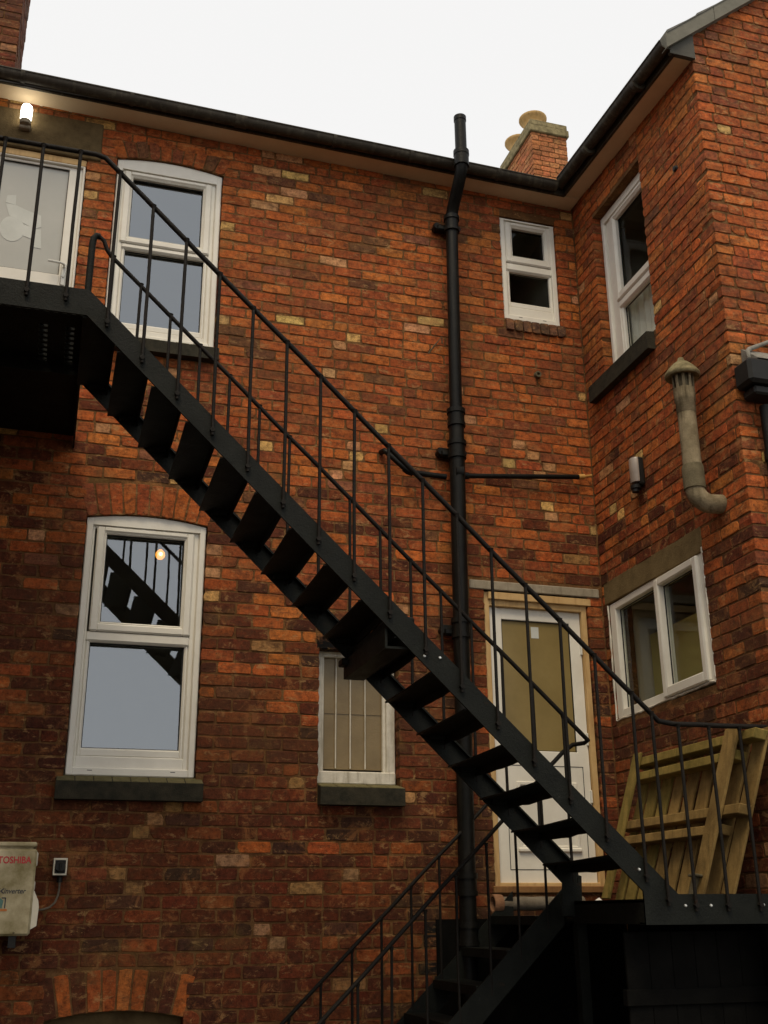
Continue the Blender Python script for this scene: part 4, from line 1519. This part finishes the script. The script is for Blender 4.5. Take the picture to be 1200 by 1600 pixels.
for i in range(16):                           # outer rail, bars bolted to the face of the string
    x = 0.106 + RUN * i
    if i == 15:
        x = 3.02
    baluster(x, YN - 0.016, top_l(x) - 0.11, rail_z(x) - 0.005)
for x in (3.13, 3.288, 3.478, 3.672):
    baluster(x, YN - 0.017, max(-0.02, top_l(x) - 0.12) if x < 3.2 else 0.0, (rail_z(x) if x < 3.2 else 0.962) - 0.005, lean=0.005)
for x in (-0.115, -0.313, -0.512, -0.71, -0.91, -1.11, -1.31):
    baluster(x, YN - 0.016, 3.04, 3.985, lean=0.0)
for i in range(16):
    x = 0.114 + 0.1928 * i
    if i == 0:
        x = 0.128
    baluster(x, YF, top_l(x) - 0.10, rail_z(x) - 0.012, bolt=False)

# lower flight, descending to the left beside the wall
YLN, YLF = 6.30, 7.05
lt_ = lambda x: -0.2 + 0.95 * (x - 2.74) + 0.085
for yy in (YLN, YLF):
    b = MB()
    xb = 1.27
    b.prism([(xb, lt_(xb) - 0.20), (XE, lt_(XE) - 0.20), (XE, lt_(XE) - 0.0), (xb, lt_(xb))], FM_, yy - 0.006, yy + 0.006)
    b.build('stringer', M_IRON, fe)
for kx in range(8):
    xc_, zt = 2.925 - RUN * kx, -0.017 - RISE * kx
    t = MB()
    t.box((xc_ - 0.10, YLN + 0.007, zt - 0.01), (xc_ + 0.10, YLF - 0.007, zt), 0, FM_)
    t.box((xc_ - 0.10, YLN + 0.007, zt - 0.05), (xc_ - 0.09, YLF - 0.007, zt - 0.01), 0, FM_)
    t.box((xc_ + 0.09, YLN + 0.007, zt - 0.04), (xc_ + 0.10, YLF - 0.007, zt - 0.01), 0, FM_)
    t.build('tread', M_IRON, fe)
rl = lambda x: 0.49 - 0.95 * (2.635 - x)
handrail(wob([W(1.12, YLF, rl(1.12) - 0.01), W(2.84, YLF, rl(2.84) - 0.01)], [8]), 0.012)
handrail(wob([W(1.12, YLN, rl(1.12)), W(2.93, YLN, 0.80)], [8]), 0.012)
for x in (1.335, 1.53, 1.723, 1.918, 2.108, 2.305, 2.499):
    baluster(x, YLF, lt_(x) - 0.12, rl(x) - 0.015, 0.0085, False)
for x in (1.36, 1.555, 1.747, 1.942, 2.143, 2.335, 2.528, 2.715, 2.895):
    baluster(x, YLN, lt_(x) - 0.12, rl(x) - 0.005, 0.0085, False)

for x, z in ((1.84, 1.257), (1.925, 1.252), (3.235, 0.028), (3.385, 0.028), (3.70, 0.03), (2.985, 0.205)):
    b = MB()                                  # bright bolt heads on the string and landing edge
    b.lathe([(0.0, 0.007), (0.006, 0.006), (0.0085, 0.0)], lambda u, v, w: W(x + u, YN - 0.007 - w, z + v), 10)
    b.build('bolt_head', M_STEEL, fe, 50)

# dark boards added to stand in for the shade below the lower landing
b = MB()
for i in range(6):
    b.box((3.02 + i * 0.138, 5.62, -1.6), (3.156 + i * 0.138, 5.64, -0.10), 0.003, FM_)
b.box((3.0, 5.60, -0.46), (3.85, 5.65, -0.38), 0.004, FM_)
pn = b.build('shade_panel', M_SHADEBLACK)
tag(pn, 'near black panelling added to stand in for deep shade beneath the lower iron landing', 'panel')

# ================================================================== PALLET
pl = thing('wooden_pallet', W(3.6, 6.1, 0.06), 'weathered wooden pallet leaning against the wing wall on the lower landing', 'pallet')
# local frame: a = along the pallet (towards the camera), h = up its leaning height, t = thickness (towards the yard)
PA = W(3.66, 6.88, 0.06)
PB = W(3.655, 5.52, 0.06)
ea = (PB - PA).normalized()
eh = Vector((0.155, -0.26, 0.84))
eh = (eh - 0.0 * ea).normalized()
et = ea.cross(eh).normalized()
if et.x > 0:
    et = -et
PL = (PB - PA).length
PM = lambda a, h, t: PA + ea * a + eh * h + et * t
rp = random.Random(6)


def plank(name, a0, a1, h0, h1, t0, t1, mat, skew=0.0):
    b = MB()
    n = 6
    J = [rp.uniform(-0.0025, 0.0025) for _ in range(4)]
    b.box((a0, h0, t0), (a1, h1, t1), 0.004, lambda x, y, z: PM(x + skew * (y - h0) + (J[0] if y > (h0 + h1) / 2 else J[1]), y, z + (J[2] if x > (a0 + a1) / 2 else J[3])))
    return b.build(name, mat, pl)


PH = 0.95
nb = 9
wd = [0.10, 0.115, 0.12, 0.11, 0.12, 0.125, 0.115, 0.12, 0.13]
xa = 0.0
gap = (PL - sum(wd)) / (nb - 1)
for i, w_ in enumerate(wd):                   # deck boards, against the wall side
    if i != 0:
        plank('deck_board', xa, xa + w_, 0.0 + rp.uniform(0, 0.008), PH - rp.uniform(0, 0.012), 0.0, 0.018, M_PALLETGREEN if i < 3 else M_PALLET)
    else:
        plank('deck_board', xa, xa + w_, 0.0, PH, 0.0, 0.018, M_PALLETGREEN)
    xa += w_ + gap
for i, h_ in enumerate((0.45, 0.868)):   # bearers across, each a rail over a block rail
    plank('bearer', -0.004, PL + 0.004, h_, h_ + 0.056, 0.019, 0.10, M_PALLETGREEN if i == 1 else M_PALLET)
    if True:
        plank('bearer', -0.002, PL - 0.15, h_ - 0.10, h_ - 0.045, 0.019, 0.098, M_PALLETGREEN if i == 1 else M_PALLET)
for a_, w_, m_ in ((0.02, 0.09, M_PALLETGREEN), (PL - 0.27, 0.135, M_PALLET)):
    plank('bottom_board', a_, a_ + w_, 0.0, PH, 0.101, 0.121, m_)
b = MB()
b.box((PL - 0.24, 0.0, 0.121), (PL - 0.20, 0.10, 0.15), 0.004, lambda x, y, z: PM(x, y, z))
b.box((PL - 0.26, 0.10, 0.121), (PL - 0.17, 0.115, 0.165), 0.004, lambda x, y, z: PM(x, y, z))
b.build('metal_strap', M_FLUEDARK, pl)

# grey pipe below the sill and a scrap of paper
rm = thing('drain_pipe', W(3.2, 7.08, 0.02), 'grey horizontal drain pipe with brown socket under the back door sill', 'pipe')
b = MB()
b.tube([W(2.90 + 0.62 * i / 12, 7.085, 0.056 + 0.002 * math.sin(i * 2.3)) for i in range(13)], 0.044, 18)
b.build('pipe_run', M_MAT, rm, 50)
b = MB()
b.lathe([(0.044, 0.05), (0.056, 0.05), (0.060, 0.035), (0.060, -0.005), (0.055, -0.012), (0.046, -0.012), (0.040, 0.02), (0.0, 0.02)], lambda u, v, w: W(2.905 + w - 0.02, 7.085 + u, 0.056 + v), 22)
b.build('socket', M_MATEND, rm, 50)
b = MB()
b.lathe([(0.0, 0.028), (0.014, 0.024), (0.03, 0.010), (0.034, 0.0)], lambda u, v, w: W(3.56 + u * (1.2 + 0.4 * math.sin(v * 200)), 6.95 + v, 0.056 + w * (1 + 0.4 * math.sin(u * 150))), 9)
tag(b.build('paper_scrap', M_PAPER, None), 'tiny crumpled scrap of white paper on the lower landing', 'litter')

# ================================================================== AIR CONDITIONER and isolator
ac = thing('air_conditioner', W(-0.38, 7.0, -0.11), 'grimy cream outdoor air conditioner with red lettering', 'air conditioner')
YA = 6.80
b = MB()
b.box((-0.80, YA, -0.098), (0.010, 7.10, 0.362), 0.012, FM_)
b.box((-0.80, YA + 0.012, 0.355), (-0.012, 7.09, 0.372), 0, FM_)
cas = b.build('casing', M_ACWHITE, ac, 40)
b = MB()
b.box((-0.81, YA - 0.006, 0.370), (0.006, 7.105, 0.397), 0.008, FM_)
b.build('lid', M_ACWHITE, ac, 40)
b = MB()
b.box((-0.005, YA + 0.03, 0.27), (0.017, YA + 0.12, 0.345), 0.006, FM_)
b.box((-0.005, YA + 0.03, 0.14), (0.015, YA + 0.12, 0.19), 0.006, FM_)
b.build('side_clip', M_ACCOVER, ac, 40)
b = MB()
b.prism([(0.0, -0.085), (0.012, -0.065), (0.042, -0.048), (0.046, 0.05), (0.040, 0.085), (0.012, 0.14), (0.0, 0.15)], FM_, YA + 0.02, YA + 0.16)
b.build('valve_cover', M_ACCOVER, ac, 40)
for xx in (-0.70, -0.10):
    b = MB()
    b.box((xx, YA + 0.02, -0.16), (xx + 0.04, 7.19, -0.10), 0, FM_)
    b.build('bracket', M_BLACKPL, ac)
b = MB()
for r_ in (0.04, 0.07, 0.10, 0.13, 0.16, 0.19):
    b.tube([W(-0.52 + r_ * math.cos(q_ * math.pi / 16), YA - 0.004, 0.13 + r_ * math.sin(q_ * math.pi / 16)) for q_ in range(33)], 0.004, 6, cap=False)
for q_ in range(8):
    ca, sa = math.cos(q_ * math.pi / 4), math.sin(q_ * math.pi / 4)
    b.tube([W(-0.52 + 0.03 * ca, YA - 0.003, 0.13 + 0.03 * sa), W(-0.52 + 0.195 * ca, YA - 0.003, 0.13 + 0.195 * sa)], 0.004, 6)
b.build('fan_grille', M_FLUEDARK, ac, 60)
b = MB()
b.lathe([(0.0, 0.004), (0.004, 0.003), (0.006, 0.0)], lambda u, v, w: W(-0.075 + u, YA - w, -0.082 + v), 8)
b.build('screw', M_FLUEDARK, ac)


def letters(txt, x0, x1, z0, z1, y, mat, name, parent, shear=0.0, bold=0.0):
    cu = bpy.data.curves.new(name, 'FONT')
    cu.body = txt
    cu.size = 1.0
    cu.shear = shear
    cu.offset = bold
    cu.extrude = 0.002
    tmp = bpy.data.objects.new(name, cu)
    C.objects.link(tmp)
    bpy.context.view_layer.update()
    me = bpy.data.meshes.new_from_object(tmp.evaluated_get(bpy.context.evaluated_depsgraph_get()))
    bpy.data.objects.remove(tmp)
    xs = [v.co.x for v in me.vertices]
    ys = [v.co.y for v in me.vertices]
    off = Vector((0, 0, 0))
    o = parent
    while o:
        off += o.location
        o = o.parent
    for v in me.vertices:
        u = (v.co.x - min(xs)) / (max(xs) - min(xs))
        w = (v.co.y - min(ys)) / (max(ys) - min(ys))
        v.co = W(x0 + (x1 - x0) * u, y - v.co.z * 0.4, z0 + (z1 - z0) * w) - off
    me.name = name
    me.materials.clear()
    me.materials.append(mat)
    ob = bpy.data.objects.new(name, me)
    C.objects.link(ob)
    ob.parent = parent
    return ob


letters('TOSHIBA', -0.196, -0.017, 0.281, 0.319, YA - 0.0012, M_REDINK, 'lettering', ac, 0.0, 0.018)
letters('inverter', -0.148, -0.030, 0.122, 0.148, YA - 0.0012, M_DARKINK, 'lettering', ac, 0.25, 0.012)
for i, xx in enumerate((-0.212, -0.190, -0.168)):
    b = MB()
    b.prism([(xx, 0.135), (xx + 0.016, 0.122), (xx + 0.024, 0.122), (xx + 0.010, 0.135), (xx + 0.024, 0.149), (xx + 0.016, 0.149)], FM_, YA - 0.002, YA + 0.001)
    b.build('logo_chevron', M_DARKINK, ac)
b = MB()
b.prism([(-0.20, 0.045), (-0.15, 0.045), (-0.145, 0.085), (-0.165, 0.10), (-0.20, 0.10)], FM_, YA - 0.0018, YA + 0.001)
b.build('picture_sticker', M_TEALINK, ac)
b = MB()
b.box((-0.138, YA - 0.0018, 0.045), (-0.132, YA + 0.001, 0.10), 0, FM_)
b.box((-0.155, YA - 0.0018, 0.096), (-0.132, YA - 0.0005, 0.102), 0, FM_)
b.build('sticker_outline', M_DARKINK, ac)
b = MB()
b.box((-0.20, YA - 0.0018, 0.030), (-0.122, YA + 0.001, 0.042), 0, FM_)
b.build('sticker_caption', M_ORANGEINK, ac)

iso = thing('isolator_switch', W(0.142, 7.16, 0.24), 'small square isolator switch with black rotary knob right of the air conditioner', 'switch')
b = MB()
b.box((0.106, 7.10, 0.225), (0.188, 7.19, 0.325), 0.006, FM_)
b.build('switch_box', M_BLACKPL, iso, 40)
b = MB()
frame_ring(b, FM_, (0.108, 0.187, 0.228, 0.325), (0.117, 0.178, 0.238, 0.313), 7.094, 7.102, 0.002)
b.build('face_plate', M_ACCOVER, iso)
b = MB()
b.lathe([(0.0, 0.03), (0.026, 0.03), (0.032, 0.0)], lambda u, v, w: W(0.148 + u, 7.10 - w, 0.275 + v), 18)
b.box((0.142, 7.055, 0.25), (0.154, 7.075, 0.30), 0.003, FM_)
b.build('knob', M_BLACKPL, iso, 40)
b = MB()
b.tube([W(0.152, 7.15, 0.226), W(0.152, 7.15, 0.19)], 0.017, 10)
b.build('gland', M_BLACKPL, iso, 40)
b = MB()
b.tube([W(0.152, 7.15, 0.20), W(0.154, 7.155, 0.16), W(0.150, 7.16, 0.115), W(0.136, 7.16, 0.078), W(0.11, 7.15, 0.052), W(0.075, 7.13, 0.040), W(0.03, 7.08, 0.034), W(0.0, 7.0, 0.03)], 0.0065, 8)
tag(b.build('power_cable', M_MAT, None, 60), 'thin grey cable curving from the isolator switch to the air conditioner', 'cable')
